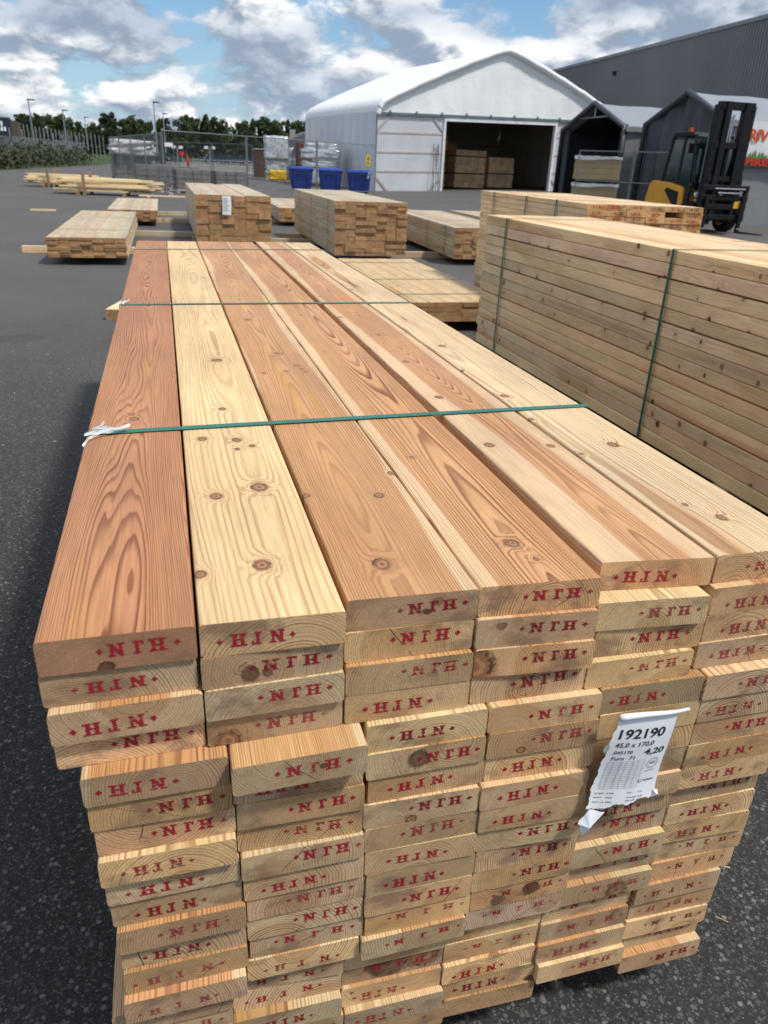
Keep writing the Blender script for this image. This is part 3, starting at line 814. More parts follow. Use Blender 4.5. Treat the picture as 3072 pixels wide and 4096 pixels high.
# ------------------------------------------------------------------ other packs
def bundle(label, x0, x1, y0, L, z0, layers, cols, th, rz=0.0, straps=(), mats=None, jit=0.02, end_jit=0.03, strap_mat=None, seed=1, gaps=None,
           props=None, skip=(), group='strapped lumber packs standing in the yard', name='lumber_bundle', stamps=False):
    """pack whose near left bottom corner stands at x0,y0; planks run along +y"""
    rr = random.Random(seed)
    wd = (x1 - x0) / cols
    t = thing(name, label, 'lumber bundle', (x0, y0, zg(x0, y0)), rz, group)
    mats = mats or [WOOD_F, END_F]
    mesh = [plank_mesh('plank', wd - 0.0015 - 0.001 * k, th * (0.975 - 0.014 * k), L - 0.01 * k, mats, 0, min(0.005, th / 8)) for k in range(3)]
    for j in range(layers):
        sh = rr.uniform(-jit, jit) * 0.5
        zz_ = z0 + (j + 0.5) * th + sum(v for k_, v in (gaps or {}).items() if k_ < j)
        for i in range(cols):
            if (j, i) in skip:
                continue
            o = bpy.data.objects.new('plank', rr.choice(mesh)); C.objects.link(o); o.parent = t
            o.location = ((i + 0.5) * wd + sh, rr.uniform(-end_jit, end_jit) * (0.5 if rr.random() < .7 else 1.0), zz_)
            if props:
                wprops(o, rr, **props)
            else:
                wprops(o, rr)
            if stamps and j >= layers - 6:
                s = bpy.data.objects.new('stamp', rr.choice(STAMPS)); C.objects.link(s); s.parent = o
                s.location = (rr.uniform(-.02, .02), -0.0006, 0); s.rotation_euler = (0, rr.choice((0, pi)), 0)
                s.scale = (1.15, 1, 1.3)
    for ys_ in straps:
        rect_strap(t, -0.004 - jit / 2, x1 - x0 + 0.004 + jit / 2, z0, z0 + layers * th + sum((gaps or {}).values()), ys_, ys_ + 0.02, 0.020, strap_mat or STRAP_D, 0.002)
    return t
bundle('low wide pack of thin grey-brown boards at left, uneven brown ends facing the camera', -1.39, -0.37, 10.64, 5.3, 0.10, 8, 7, 0.0325, 0, (1.2, 3.6), seed=2, end_jit=0.03)
bundle('small low pack of boards left of the labelled timber pack, behind the wide board pack', -1.0, 0.02, 17.05, 4.6, 0.10, 5, 7, 0.045, 0, (1.0, 3.0), seed=3)
CB = bundle('pack of thick square timbers with a white paper tag on its brown end', 0.68, 1.95, 13.15, 5.6, 0.10, 8, 6, 0.0925, 0, (0.9, 4.4), seed=4, skip=((7, 3),))
# two half timbers where one is missing, and the tag
o = bpy.data.objects.new('plank', plank_mesh('plank', 0.205, 0.078, 5.5, [WOOD_F, END_F])); C.objects.link(o); o.parent = CB
o.location = (3.5 * 1.27 / 6, 0.02, 0.10 + 7 * 0.0925 + 0.0395); wprops(o, random.Random(8))
MB().grid(lambda u_, v_: (0.44 + 0.145 * u_ + .006 * sin(v_ * 4), -0.04 - 0.012 * sin(u_ * 3.1), 0.83 - 0.30 * v_), 6, 8).build('paper_tag', PAPER, CB, smooth=True, fix=False)
for k in range(6):
    MB().box(0.47, 0.47 + (0.085 if k % 2 else 0.06), -0.0555, -0.055, 0.78 - k * 0.036, 0.788 - k * 0.036).build('print', simple('grey print', (0.25, 0.25, 0.27)), CB)
bundle('tall pack of narrow boards with long grey side, right of the tagged timber pack', 2.68, 3.83, 11.28, 4.45, 0.10, 14, 7, 0.0565, radians(-1.0), (0.55, 2.2, 3.6), seed=5)
bundle('medium-high strapped pack of light boards, just left behind the nearest pale stack', 4.55, 5.62, 11.02, 4.5, 0.10, 8, 7, 0.0585, radians(-3.0), (0.5, 1.6, 3.5), seed=6, mats=[WOOD_F, END_F])
bundle('very low pack of six pale boards lying between the two big near packs', 2.31, 3.33, 6.02, 3.35, 0.10, 4, 6, 0.045, 0, (0.45, 1.45, 2.9), mats=[WOOD, END_F], seed=7, strap_mat=STRAP, end_jit=0.006,
       props=dict(br=0.95, hr=0.03))
bundle('big pale stack of narrow pine boards at right with knotty side and green straps', 2.64, 3.56, 1.02, 4.19, 0.10, 14, 6, 0.0700, 0, (1.68, 3.76), mats=[WOOD_RB, END_F], seed=8, jit=0.012, end_jit=0.012, strap_mat=STRAP_D,
       props=dict(kd=0.62), gaps={2: .005, 5: .006, 8: .005, 11: .006})
bundle('pack of red-stamped planks behind the big pale stack, below the forklift', 3.55, 4.63, 5.24, 2.66, 0.10, 24, 6, 0.0460, radians(-2.6), (0.6, 1.3, 2.2), mats=[WOOD_RB, END_R], seed=9, end_jit=0.012, skip=((22, 4),), stamps=True)
bundle('low pack half hidden between the tagged timbers and the tall narrow-board pack', 2.75, 3.78, 17.9, 4.6, 0.10, 6, 7, 0.05, radians(-1.5), (0.8, 3.5), seed=10)
bundle('low pale pack farthest right on the open asphalt, behind the medium pack', 8.0, 9.1, 17.2, 4.0, 0.10, 4, 7, 0.045, radians(-2), (0.8, 3.0), seed=12)

# bearers the packs stand on
BEAR = plank_mesh('timber_bearer', 0.095, 0.099, 1.0, [WOOD_Y, END_F], 0, 0.004)
def bearer(label, x, y, L, rz, wd=1.0, seed=0, z=0.0, mats=None):
    me = plank_mesh('timber_bearer', 0.095 * wd, 0.0985, L, mats or [WOOD_F, END_F], 0, 0.004)
    o = bpy.data.objects.new('timber_bearer', me); C.objects.link(o)
    o.location = (x, y, 0.0495 + z); o.rotation_euler = (0, 0, rz)
    wprops(o, random.Random(seed + 50), br=1.0)
    return tag(o, label, 'bearer', 'bearers under the lumber packs')
bearer('bearer under the far end of the nearest big pack', 0.06, 3.6, 0.95, -pi / 2, seed=1)
bearer('bearer under the middle of the nearest big pack', 0.06, 2.1, 0.95, -pi / 2, seed=2)
bearer('bearer under the front of the nearest big pack', 0.06, 0.75, 0.95, -pi / 2, seed=3)
bearer('pale timber end poking out at the left of the nearest big pack', -0.36, 6.75, 1.3, radians(-14), 1.6, seed=4, mats=[WOOD_Y, END_F])
bearer('long bearer sticking out at the left under the low wide pack', -1.92, 12.05, 3.6, -pi / 2 - 0.01, seed=5, mats=[WOOD_Y, END_F])
bearer('bearer under the near ends of the tagged timbers and tall narrow-board pack', 0.62, 13.9, 3.3, -pi / 2 - 0.02, seed=6)
bearer('bearer under the near ends of the tall and medium packs', 2.5, 12.0, 3.3, -pi / 2, seed=7)
bearer('bearer behind the low wide pack, running under the tagged timbers', -1.6, 14.9, 3.6, -pi / 2 - 0.01, seed=8)
bearer('far bearer under the tall and medium packs', 2.4, 14.9, 3.4, -pi / 2, seed=9)
bearer('bearer under the near end of the small low pack at left', -1.1, 18.2, 2.9, -pi / 2 - 0.02, seed=10)
bearer('bearer under the far end of the small low pack at left', -1.1, 20.4, 2.9, -pi / 2 - 0.02, seed=11)
bearer('bearer under the half-hidden low pack', 2.5, 18.9, 1.6, -pi / 2, seed=12)
bearer('near bearer under the very low pale pack', 2.2, 6.7, 1.3, -pi / 2, seed=13)
bearer('far bearer under the very low pale pack', 2.2, 8.5, 1.3, -pi / 2, seed=14)
bearer('near bearer under the big pale stack', 2.58, 2.0, 1.1, -pi / 2, seed=15)
bearer('far bearer under the big pale stack', 2.58, 4.3, 1.1, -pi / 2, seed=16)
bearer('near bearer under the pack below the forklift', 3.5, 6.0, 1.3, -pi / 2, seed=17)
bearer('far bearer under the pack below the forklift', 3.6, 7.6, 1.3, -pi / 2, seed=18)
bearer('near bearer under the farthest right low pack', 7.9, 18.0, 1.4, -pi / 2, seed=19)
bearer('far bearer under the farthest right low pack', 7.9, 20.2, 1.4, -pi / 2, seed=20)

# two piles of loose fresh spruce boards, left
def loose_pile(label, cx, cy, rz, n_l, per, L, seed, group='piles of loose yellow boards'):
    rr = random.Random(seed)
    t = thing('loose_board_pile', label, 'lumber pile', (cx, cy, 0), rz, group)
    me = [plank_mesh('plank', 0.145, 0.045, L * f, [WOOD_Y, WOOD_Y], 0, 0.003) for f in (1.0, 0.86, 1.12)]
    for j in range(n_l):
        for i in range(per - (1 if j == n_l - 1 else 0)):
            o = bpy.data.objects.new('plank', rr.choice(me)); C.objects.link(o); o.parent = t
            o.location = ((i - per / 2) * 0.165 + rr.uniform(-.03, .03), rr.uniform(-.45, .35), 0.11 + 0.0225 + j * 0.047 + rr.uniform(0, .004))
            o.rotation_euler = (0, rr.uniform(-.02, .02), rr.uniform(-.03, .03)); wprops(o, rr, kd=0.4)
    for f in (0.18, 0.75):
        o = bpy.data.objects.new('skid', plank_mesh('skid', 0.1, 0.1, per * 0.18, [WOOD_F, END_F])); C.objects.link(o); o.parent = t
        o.location = (-per * 0.09, L * f, 0.05); o.rotation_euler = (0, 0, -pi / 2); wprops(o, rr)
    for f in (0.25,):
        MB().box(per * 0.085 + .02, per * 0.085 + .07, L * f, L * f + .1, 0, 0.16 + n_l * 0.05 + .1).build('stake', simple('old stake', (0.30, 0.20, 0.11)), t)
        MB().box(-per * 0.085 - .12, -per * 0.085 - .07, L * f, L * f + .1, 0, 0.16 + n_l * 0.05 + .12).build('stake', simple('old stake', (0.30, 0.20, 0.11)), t)
    return t
loose_pile('farther pile of loose yellow boards, left on the asphalt', -4.75, 34.9, radians(-98), 8, 6, 2.3, 3)
loose_pile('nearer pile of loose yellow boards with ragged ends, beside the fence', -3.1, 29.9, radians(-96), 9, 7, 2.7, 4)
for lab_, x, y, L, a in (('long single yellow board leading right from the nearer loose pile', -0.6, 27.3, 3.2, -86), ('short grey slat lying flat on the asphalt at left', -3.05, 20.9, 0.6, -80), ('small pale splinter on the dark asphalt left of the near pack', -0.62, 1.62, 0.14, -70)):
    sw = 0.14 if L > 2 else (0.07 if L > .3 else 0.008)
    o = bpy.data.objects.new('loose_board', plank_mesh('loose_board', sw, 0.04 if L > .3 else 0.004, L, [WOOD_Y, WOOD_Y], 0, 0.001)); C.objects.link(o)
    o.location = (x, y, 0.13 if L > 2 else (0.021 if L > .3 else .004)); o.rotation_euler = (0, 0, radians(a)); wprops(o, random.Random(int(L * 10)))
    tag(o, lab_, 'board')
for i, x in enumerate((-0.3, 1.9)):
    bearer('skid under the %s end of the long single yellow board' % ('left', 'right')[i], x, 26.9 + .07 * i, 0.8, 0, seed=30 + i)

rr = random.Random(31)
CHIP = simple('wood chip', (0.55, 0.38, 0.2), 0.8, var=0.3, vscale=30)
b = MB()
for i in range(90):
    x_, y_ = (rr.uniform(1.0, 1.9), rr.uniform(-.3, 1.2)) if i % 2 else (rr.uniform(-1.3, .05), rr.uniform(.3, 6.0))
    l_, w_, a_ = rr.uniform(.006, .028), rr.uniform(.0012, .004), rr.uniform(0, pi)
    b.box(x_ - l_ / 2, x_ + l_ / 2, y_ - w_ / 2, y_ + w_ / 2, .001, .004, 0, a_, (x_, y_))
tag(b.build('wood_chips', CHIP), 'tiny pale wood chips scattered on the asphalt round the near pack', 'wood chips', kind='stuff')

# ------------------------------------------------------------------ white storage tent
def fabric(name, col, trans=0.12, fold=1.0, rough=0.5, fscale=1.2):
    m, n = new_mat(name)
    tc = n.node('ShaderNodeTexCoord').outputs['Object']
    a = n.noise(tc, fscale, 4, 0.55, 0.6).outputs[0]
    f = n.noise(tc, fscale * 5, 3, 0.5, 0.3).outputs[0]
    c = n.scale(col, n.step(n.noise(tc, 0.7, 4).outputs[0], 0.3, 0.7, 0.97, 1.02))
    nr = bump(n, n.add(a, n.mul(f, 0.3)), 0.5 * fold, 0.10)
    b1 = pbsdf(n, c, rough, 0.4, 0, nr)
    tr = n.node('ShaderNodeBsdfTranslucent'); n.put(tr.inputs[0], c)
    mx = n.node('ShaderNodeMixShader'); mx.inputs[0].default_value = trans
    n.t.links.new(b1, mx.inputs[1]); n.t.links.new(tr.outputs[0], mx.inputs[2])
    n.out(mx.outputs[0])
    return m
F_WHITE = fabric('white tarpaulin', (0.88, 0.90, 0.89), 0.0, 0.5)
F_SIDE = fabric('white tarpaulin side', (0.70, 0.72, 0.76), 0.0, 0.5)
F_SHADE = fabric('brown interior shade', (0.50, 0.43, 0.34), 0.0, 0.6)  # for brown sheets added inside the tent to darken its interior
POLY, n = new_mat('corrugated white sheet')
tc = n.node('ShaderNodeTexCoord').outputs['Object']
wv = n.m('SINE', n.mul(n.sep(tc)[0], 2 * pi / 0.076))
cc = n.scale((0.80, 0.82, 0.86), n.step(n.noise(tc, 0.6, 5, 0.6).outputs[0], 0.3, 0.7, 0.90, 1.06))
n.out(pbsdf(n, cc, 0.4, 0.4, 0, bump(n, wv, 0.8, 0.02)))
BAND = simple('grey-green beam', (0.14, 0.19, 0.19), 0.5)
WHITEM = simple('white painted frame', (0.78, 0.80, 0.82), 0.45)
BATT = simple('batten wood', (0.52, 0.43, 0.38), 0.7)
STEEL = simple('galvanised steel', (0.34, 0.36, 0.38), 0.42, 0.5, 0.6, var=0.15)
TA, TRZ, TW, TD = (12.0, 44.9), radians(8.0), 16.0, 13.0
tent = thing('white_tent', 'large white storage tent with dark open doorway full of timber', 'tent', (TA[0], TA[1], -0.05), TRZ)
TS = 0.0245
HALF = [(0.0, 4.05), (0.05, 4.35), (0.30, 4.68), (1.0, 5.02), (2.4, 5.62), (4.0, 6.25), (5.6, 6.85), (7.0, 7.32), (7.6, 7.50), (8.0, 7.56)]
PROF = HALF + [(TW - a, h) for a, h in reversed(HALF[:-1])]
def tz(u, z): return z + TS * u
NP = len(PROF) - 1
def roof(u_, v_):
    i = u_ * NP; k = min(int(i), NP - 1); f = i - k
    a = PROF[k][0] * (1 - f) + PROF[k + 1][0] * f; h = PROF[k][1] * (1 - f) + PROF[k + 1][1] * f
    sag = 0.05 * (0.5 - 0.5 * cos(v_ * 10 * 2 * pi)) * (0.3 + sin(pi * u_))
    return (a, -0.15 + v_ * (TD + 0.15), tz(a, h - sag))
MB().grid(roof, NP * 2, 40).build('roof_cover', F_WHITE, tent, smooth=True, fix=False)
# padded rim of the front gable
b = MB(); rim = [(a, -0.16 - 0.04 * (i % 2), tz(a, h - 0.10)) for i, (a, h) in enumerate([roof_pt for roof_pt in PROF])]
pp = []
for i in range(NP):
    for s_ in range(4):
        t = s_ / 4
        pp.append((PROF[i][0] * (1 - t) + PROF[i + 1][0] * t, -0.17, tz(PROF[i][0], PROF[i][1] * (1 - t) + PROF[i + 1][1] * t - 0.13)))
b.tube(pp, 0.17, 8).build('gable_rim', F_WHITE, tent, smooth=True)
def gable(u_, v_):
    a = 0.15 + u_ * (TW - 0.3)
    h = 0
    for i in range(NP):
        if PROF[i][0] <= a <= PROF[i + 1][0]:
            t = (a - PROF[i][0]) / max(1e-6, PROF[i + 1][0] - PROF[i][0]); h = PROF[i][1] * (1 - t) + PROF[i + 1][1] * t
    z = 4.02 + (h - 0.12 - 4.02) * v_
    wr = 0.012 * sin(a * 5.1 + v_ * 3) * (1 - v_) + 0.02 * sin(a * 1.1 - v_ * 4) + 0.006 * sin(a * 11 + v_)
    return (a, -0.06 + wr, tz(a, z))
MB().grid(gable, 70, 16).build('gable_sheet', F_WHITE, tent, smooth=True, fix=False)
MB().prism([(0.0, tz(0, 3.93)), (TW, tz(TW, 3.93)), (TW, tz(TW, 4.06)), (0, tz(0, 4.06))], 'y', -0.16, -0.02).build('beam', BAND, tent)
for a in [0.7 + 1.62 * i for i in range(10)]:
    MB().box(a, a + .1, -0.21, -0.15, tz(a, 4.05), tz(a, 4.15)).build('lashing', BAND, tent)
U0, U1, DH = 4.35, 11.9, 3.72
for (ua, ub) in ((0.05, U0 - 0.12), (U1 + 0.12, TW - 0.05)):
    MB().prism([(ua, tz(ua, -0.1)), (ub, tz(ub, -0.1)), (ub, tz(ub, 3.93)), (ua, tz(ua, 3.93))], 'y', -0.03, 0.02).build('wall_panel', POLY, tent)
    for z in (1.0, 2.0, 3.0):
        MB().prism([(ua, tz(ua, z)), (ub, tz(ub, z)), (ub, tz(ub, z + .09)), (ua, tz(ua, z + .09))], 'y', -0.055, -0.031).build('batten', BATT, tent)
    for (xa, za, xb, zb) in ((ua, 0.75, ua + .75, 0.0), (ub, 0.75, ub - .75, 0.0), (ua, 3.15, ua + .75, 3.9), (ub, 3.15, ub - .75, 3.9)):
        d = Vector((xb - xa, 0, zb - za)).normalized(); q = Vector((-d.z, 0, d.x)) * .05
        A, B = Vector((xa, 0, tz(xa, za))), Vector((xb, 0, tz(xb, zb)))
        MB().prism([((A - q).x, (A - q).z), ((B - q).x, (B - q).z), ((B + q).x, (B + q).z), ((A + q).x, (A + q).z)], 'y', -0.082, -0.057).build('brace', BATT, tent)
for ua, ub, za, zb in ((U0 - .14, U0, -0.05, DH + .2), (U1, U1 + .14, -0.05, DH + .2)):
    MB().box(ua, ub, -0.12, 0.12, tz(ua, za), tz(ua, zb)).build('door_post', WHITEM, tent, bevel=.01)
MB().prism([(U0, tz(U0, DH)), (U1, tz(U1, DH)), (U1, tz(U1, DH + .2)), (U0, tz(U0, DH + .2))], 'y', -0.118, 0.118).build('door_lintel', WHITEM, tent)
for (xa, s_) in ((U0 - .75, 0.03), (U0 - .55, 0.05), (U0 - .40, -.02)):
    MB().tube([(xa, -0.35, 0.05), (xa + s_, -0.1, 2.6)], 0.018, 5).build('leaning_pole', WOOD_Y, tent)
# side walls in bays, back wall, ribs
def side(x_, s_):
    def f(u_, v_):
        ph = u_ * 10
        bul = 0.16 * abs(sin(ph * pi)) ** 0.7
        return (x_ - s_ * bul * (0.4 + 0.6 * sin(pi * min(1, v_ * 1.05))), u_ * TD, tz(x_, -0.1 + 4.2 * v_))
    return f
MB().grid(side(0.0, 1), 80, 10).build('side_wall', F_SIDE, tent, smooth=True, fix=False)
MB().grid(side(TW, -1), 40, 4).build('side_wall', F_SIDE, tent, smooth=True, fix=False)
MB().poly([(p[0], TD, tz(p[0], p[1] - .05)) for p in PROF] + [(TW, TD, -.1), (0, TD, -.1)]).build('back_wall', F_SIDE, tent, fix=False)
def shade_sheet(u_, v_):  # sheet added under the roof cover to shade the inside
    p_ = roof(u_, v_)
    return (min(TW - .35, max(.35, p_[0])), .2 + v_ * (TD - .5), p_[2] - .16)
MB().grid(shade_sheet, NP * 2, 12).build('roof_shade_sheet', F_SHADE, tent, smooth=True, fix=False)
MB().grid(lambda u_, v_: (TW - .30, .2 + u_ * (TD - .5), tz(TW, -.1 + 4.1 * v_)), 8, 2).build('wall_shade_sheet', F_SHADE, tent, fix=False)
MB().grid(lambda u_, v_: (.30, .2 + u_ * (TD - .5), tz(0, -.1 + 4.1 * v_)), 8, 2).build('wall_shade_sheet', F_SHADE, tent, fix=False)
MB().poly([(p[0], TD - .2, tz(p[0], p[1] - .12)) for p in PROF] + [(TW, TD - .2, -.1), (0, TD - .2, -.1)]).build('wall_shade_sheet', F_SHADE, tent, fix=False)
for k in range(7):
    y_ = 0.6 + k * 2.0
    MB().tube([(0.25, y_, 0)] + [(max(.3, min(TW - .3, a)), y_, tz(a, h - 0.25)) for a, h in PROF] + [(TW - .25, y_, .3)], 0.06, 6).build('rib', STEEL, tent, smooth=True)
for hz in (2.2,):
    MB().tube([(TW - .3, 0.6, tz(TW, hz)), (TW - .3, TD - .1, tz(TW, hz))], 0.04, 5).build('rail', STEEL, tent)
    MB().tube([(0.3, TD - .25, tz(0, 2.6)), (TW - .3, TD - .25, tz(TW, 2.6))], 0.05, 5).build('rail', STEEL, tent)
def world_of(u_, v_):
    return (TA[0] + u_ * cos(TRZ) - v_ * sin(TRZ), TA[1] + u_ * sin(TRZ) + v_ * cos(TRZ))
for i, (u_, v_, wd_, ht, lb) in enumerate(((4.7, 3.6, 1.7, 3.1, 'tall dark timber stack inside the white tent, left of the doorway'), (6.9, 3.2, 2.2, 2.2, 'broad dark timber stack inside the white tent, middle of the doorway'), (9.5, 3.4, 1.9, 1.9, 'lower dark timber stack inside the white tent, right of the doorway'), (5.2, 8.6, 4.6, 2.9, 'wide dark timber stack at the very back inside the white tent'))):
    x_, y_ = world_of(u_, v_)
    nl = int(ht / 0.2)
    rr = random.Random(70 + i)
    t = thing('indoor_timber_stack', lb, 'lumber bundle', (x_, y_, zg(x_, y_)), TRZ, 'timber stacks inside the white tent')
    for j in range(nl):
        zz_ = 0.1 + j * 0.2 + (0.07 if j % 5 == 4 else 0)
        for k in range(4):
            o = bpy.data.objects.new('plank', None) if False else MB().box(k * wd_ / 4 + .004, (k + 1) * wd_ / 4 - .004, rr.uniform(-.06, .06), 5.0, zz_, zz_ + (0.19 if j % 5 != 4 else 0.12)).build('plank', simple('dark stored timber', (0.62, 0.42, 0.24), 0.8, var=0.3, vscale=2), t)

# ------------------------------------------------------------------ long grey warehouse
CLAD = simple('grey cladding', (0.155, 0.16, 0.175), 0.5, 0.4, 0.0, var=0.08, vscale=0.15)
EDGE = simple('roof edge trim', (0.20, 0.21, 0.22), 0.5)
bldg = thing('grey_warehouse', 'long grey corrugated warehouse behind the tents', 'warehouse', (33.6, 34.0, 0))
BA = radians(-4.1)
b = MB(); p = 0.28; k = 0; Lb = 62
x = -14.0
cs = []
while x < Lb:
    cs += [(x, 0), (x + .10, 0), (x + .13, -.05), (x + .25, -.05)]
    x += p
def bp(s_, o_, z): return (o_ * cos(BA) - s_ * sin(BA), o_ * sin(BA) + s_ * cos(BA), z)
for i in range(len(cs) - 1):
    b.poly([bp(cs[i][0], cs[i][1], -.3), bp(cs[i + 1][0], cs[i + 1][1], -.3), bp(cs[i + 1][0], cs[i + 1][1], 9.85), bp(cs[i][0], cs[i][1], 9.85)])
b.build('cladding', CLAD, bldg, fix=False)
b = MB(); q = [bp(-14, -.12, 0), bp(Lb, -.12, 0), bp(Lb, 25, 0), bp(-14, 25, 0)]
for z0_, z1_ in ((9.8, 10.02),):
    c8 = [(a[0], a[1], z0_) for a in q] + [(a[0], a[1], z1_) for a in q]
    b.v = c8; b.f = [(3, 2, 1, 0), (4, 5, 6, 7), (0, 1, 5, 4), (1, 2, 6, 5), (2, 3, 7, 6), (3, 0, 4, 7)]; b.mi = [0] * 6
b.build('roof_edge', EDGE, bldg)
b = MB(); q = [bp(-13.9, .06, 0), bp(Lb - .1, .06, 0), bp(Lb - .1, 24.8, 0), bp(-13.9, 24.8, 0)]
b.v = [(a[0], a[1], -.3) for a in q] + [(a[0], a[1], 9.79) for a in q]; b.f = [(0, 1, 5, 4), (1, 2, 6, 5), (2, 3, 7, 6), (3, 0, 4, 7)]; b.mi = [0] * 4
b.build('wall', CLAD, bldg)
for s_ in (4.0, 26.5):
    P = bp(s_, -.2, 8.6)
    MB().box(P[0] - .12, P[0] + .12, P[1] - .1, P[1] + .1, 8.45, 8.75).build('wall_lamp', BLACKP, bldg)
P0, P1 = bp(7, -.16, 8.3), bp(-2, -.16, 4.2)
MB().tube([P0, P1], 0.03, 5).build('cable', EDGE, bldg)

# ------------------------------------------------------------------ two dark shelter tents
F_GREY = fabric('light grey tarpaulin', (0.27, 0.295, 0.325), 0.0, 0.4, 0.5, 0.8)
F_GREYW = fabric('grey wall tarpaulin', (0.215, 0.225, 0.235), 0.0, 0.6, 0.5, 0.8)
F_DARK = fabric('dark front curtain', (0.062, 0.066, 0.078), 0.02, 0.9, 0.5, 0.9)
def shelter(label, x0, x1, ya, yb, he, hp, closed):
    z0 = zg(x0, (ya + yb) / 2); ym = (ya + yb) / 2
    t = thing('shelter_tent', label, 'tent', (x0, ya, z0), 0, 'dark gable tents by the warehouse')
    W_ = yb - ya; L_ = x1 - x0; h = W_ / 2
    o1 = 0.12
    def rf(u_, v_):
        # u across, v along
        yy = -o1 + u_ * (W_ + 2 * o1); e = abs(yy - h) / (h + o1)
        z = hp - (hp - he + .1) * e
        return (v_ * L_ - .1, yy, z - 0.04 * (0.5 - 0.5 * cos(v_ * 6 * 2 * pi)))
    MB().grid(rf, 2, 24).build('roof_cover', F_GREY, t, fix=False)
    for yy, s_ in ((0, -1), (W_, 1)):
        MB().grid(lambda u_, v_: (u_ * L_, yy + s_ * .05 * abs(sin(u_ * 20)), v_ * he), 60, 4).build('side_wall', F_GREYW, t, smooth=True, fix=False)
        MB().prism([(-.12, he - .16), (L_, he - .16), (L_, he + .02), (-.12, he + .02)], 'y', yy + s_ * .06, yy + s_ * .13).build('eave_flap', F_GREYW, t)
    fr = [(0, -.06), (0, he), (h, hp), (W_, he), (W_, -.06)]
    MB().tube([(-.12, a, z) for a, z in fr], 0.11, 8).build('front_frame', F_DARK, t, smooth=True)
    for s_ in (0.35, 0.7, 1.0):
        MB().tube([(L_ * s_ - .2, min(W_ - .08, max(.08, a)), z - .08) for a, z in fr], 0.04, 6).build('rib', STEEL, t)
    if not closed:
        M_SHADE = fabric('dark interior shade', (0.030, 0.032, 0.038), 0.0, 0.5)  # near-black sheets added inside so the open tent looks unlit
        MB().grid(lambda u_, v_: (.25 + v_ * (L_ - .6), .10 + u_ * (W_ - .2), hp - .16 - (hp - he) * abs(.10 + u_ * (W_ - .2) - h) / h), 2, 4).build('roof_shade_sheet', M_SHADE, t, fix=False)
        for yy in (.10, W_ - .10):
            MB().grid(lambda u_, v_: (.25 + u_ * (L_ - .6), yy, v_ * (he - .1)), 4, 2).build('wall_shade_sheet', M_SHADE, t, fix=False)
    if closed:
        def cur(u_, v_):
            yy = u_ * W_; top = hp - (hp - he) * abs(yy - h) / h - .05
            return (-.02 + .07 * sin(yy * 6.5 + 2.0 * v_) * (0.4 + v_ * .4) + .05 * sin(yy * 2.3 - v_ * 5), yy, top * v_)
        MB().grid(cur, 60, 24).build('front_curtain', F_DARK, t, smooth=True, fix=False)
    else:
        for ya_, yb_ in ((0.0, .35), (W_ - .35, W_)):
            MB().grid(lambda u_, v_: (.05 * sin(u_ * 9 + v_ * 3), ya_ + (yb_ - ya_) * u_, v_ * (he + (.1 if ya_ < 1 else .1) * 1)), 8, 10).build('side_curtain', F_DARK, t, smooth=True, fix=False)
        MB().tube([(-.05, h * .45, he + (hp - he) * .45), (-.05, W_ - h * .45, he + (hp - he) * .45)], .03, 6).build('collar_tie', STEEL, t)
        MB().tube([(-.05, h, he + (hp - he) * .45), (-.05, h, hp)], .03, 6).build('king_post', STEEL, t)
    MB().grid(lambda u_, v_: (L_ - .05, u_ * W_, v_ * he), 2, 2).build('back_wall', F_DARK, t, fix=False)
    MB().poly([(L_ - .05, 0, he), (L_ - .05, W_, he), (L_ - .05, h, hp - .05)]).build('back_gable', F_DARK, t, fix=False)
    return t
shelter('open dark grey gable tent between the white tent and the closed tent', 17.6, 32.6, 28.0, 33.1, 3.05, 3.98, False)
T2 = shelter('closed dark grey gable tent directly behind the forklift', 18.1, 32.4, 22.75, 27.4, 3.15, 4.10, True)
BANM = simple('white banner', (0.72, 0.73, 0.73), 0.5, var=0.04)
ORNG = simple('orange red print', (0.62, 0.09, 0.012), 0.5)
REDP = simple('red print', (0.5, 0.03, 0.015), 0.5)
GRNP = simple('green print', (0.10, 0.20, 0.05), 0.6, var=0.4, vscale=9)
ban = thing('banner', 'white banner with orange lettering on the closed dark tent, behind the forklift', 'banner', (18.6, 22.55, 1.2))
MB().grid(lambda u_, v_: (u_ * 2.6, .015 * sin(u_ * 14), .62 + v_ * 1.35), 20, 2).build('sheet', BANM, ban, fix=False)
def flat_text(body, parent, x0, y0, z0, wid, ht, mat, bold=0.02):
    me = text_mesh(body, bold)
    xs_ = [v.co.x for v in me.vertices]; ys_ = [v.co.y for v in me.vertices]
    for v in me.vertices:
        v.co = (x0 + (v.co.x - min(xs_)) / (max(xs_) - min(xs_)) * wid, y0, z0 + (v.co.y - min(ys_)) / (max(ys_) - min(ys_)) * ht)
    me.materials.clear(); me.materials.append(mat)
    o = bpy.data.objects.new('lettering', me); C.objects.link(o); o.parent = parent
    return o
flat_text('RIV', ban, .18, -.03, 1.38, .80, .36, ORNG, .04)
flat_text('PIRE', ban, .22, -.033, .66, .92, .22, REDP, .05)
MB().box(.14, 2.6, -.024, -.02, .62, .90).build('dark_strip', simple('dark green strip', (0.03, 0.05, 0.025)), ban)
rr = random.Random(3)
b = MB()
for i in range(60):
    x_ = rr.uniform(.0, 2.55); h_ = rr.uniform(.06, .26); w_ = rr.uniform(.03, .07); y_ = -.026 - .0001 * i
    b.poly([(x_ - w_, y_, .89), (x_ + w_, y_, .89), (x_ + w_ * .4, y_, .89 + h_ * .6), (x_, y_, .89 + h_), (x_ - w_ * .5, y_, .89 + h_ * .55)])
b.build('plant_print', GRNP, ban, fix=False)

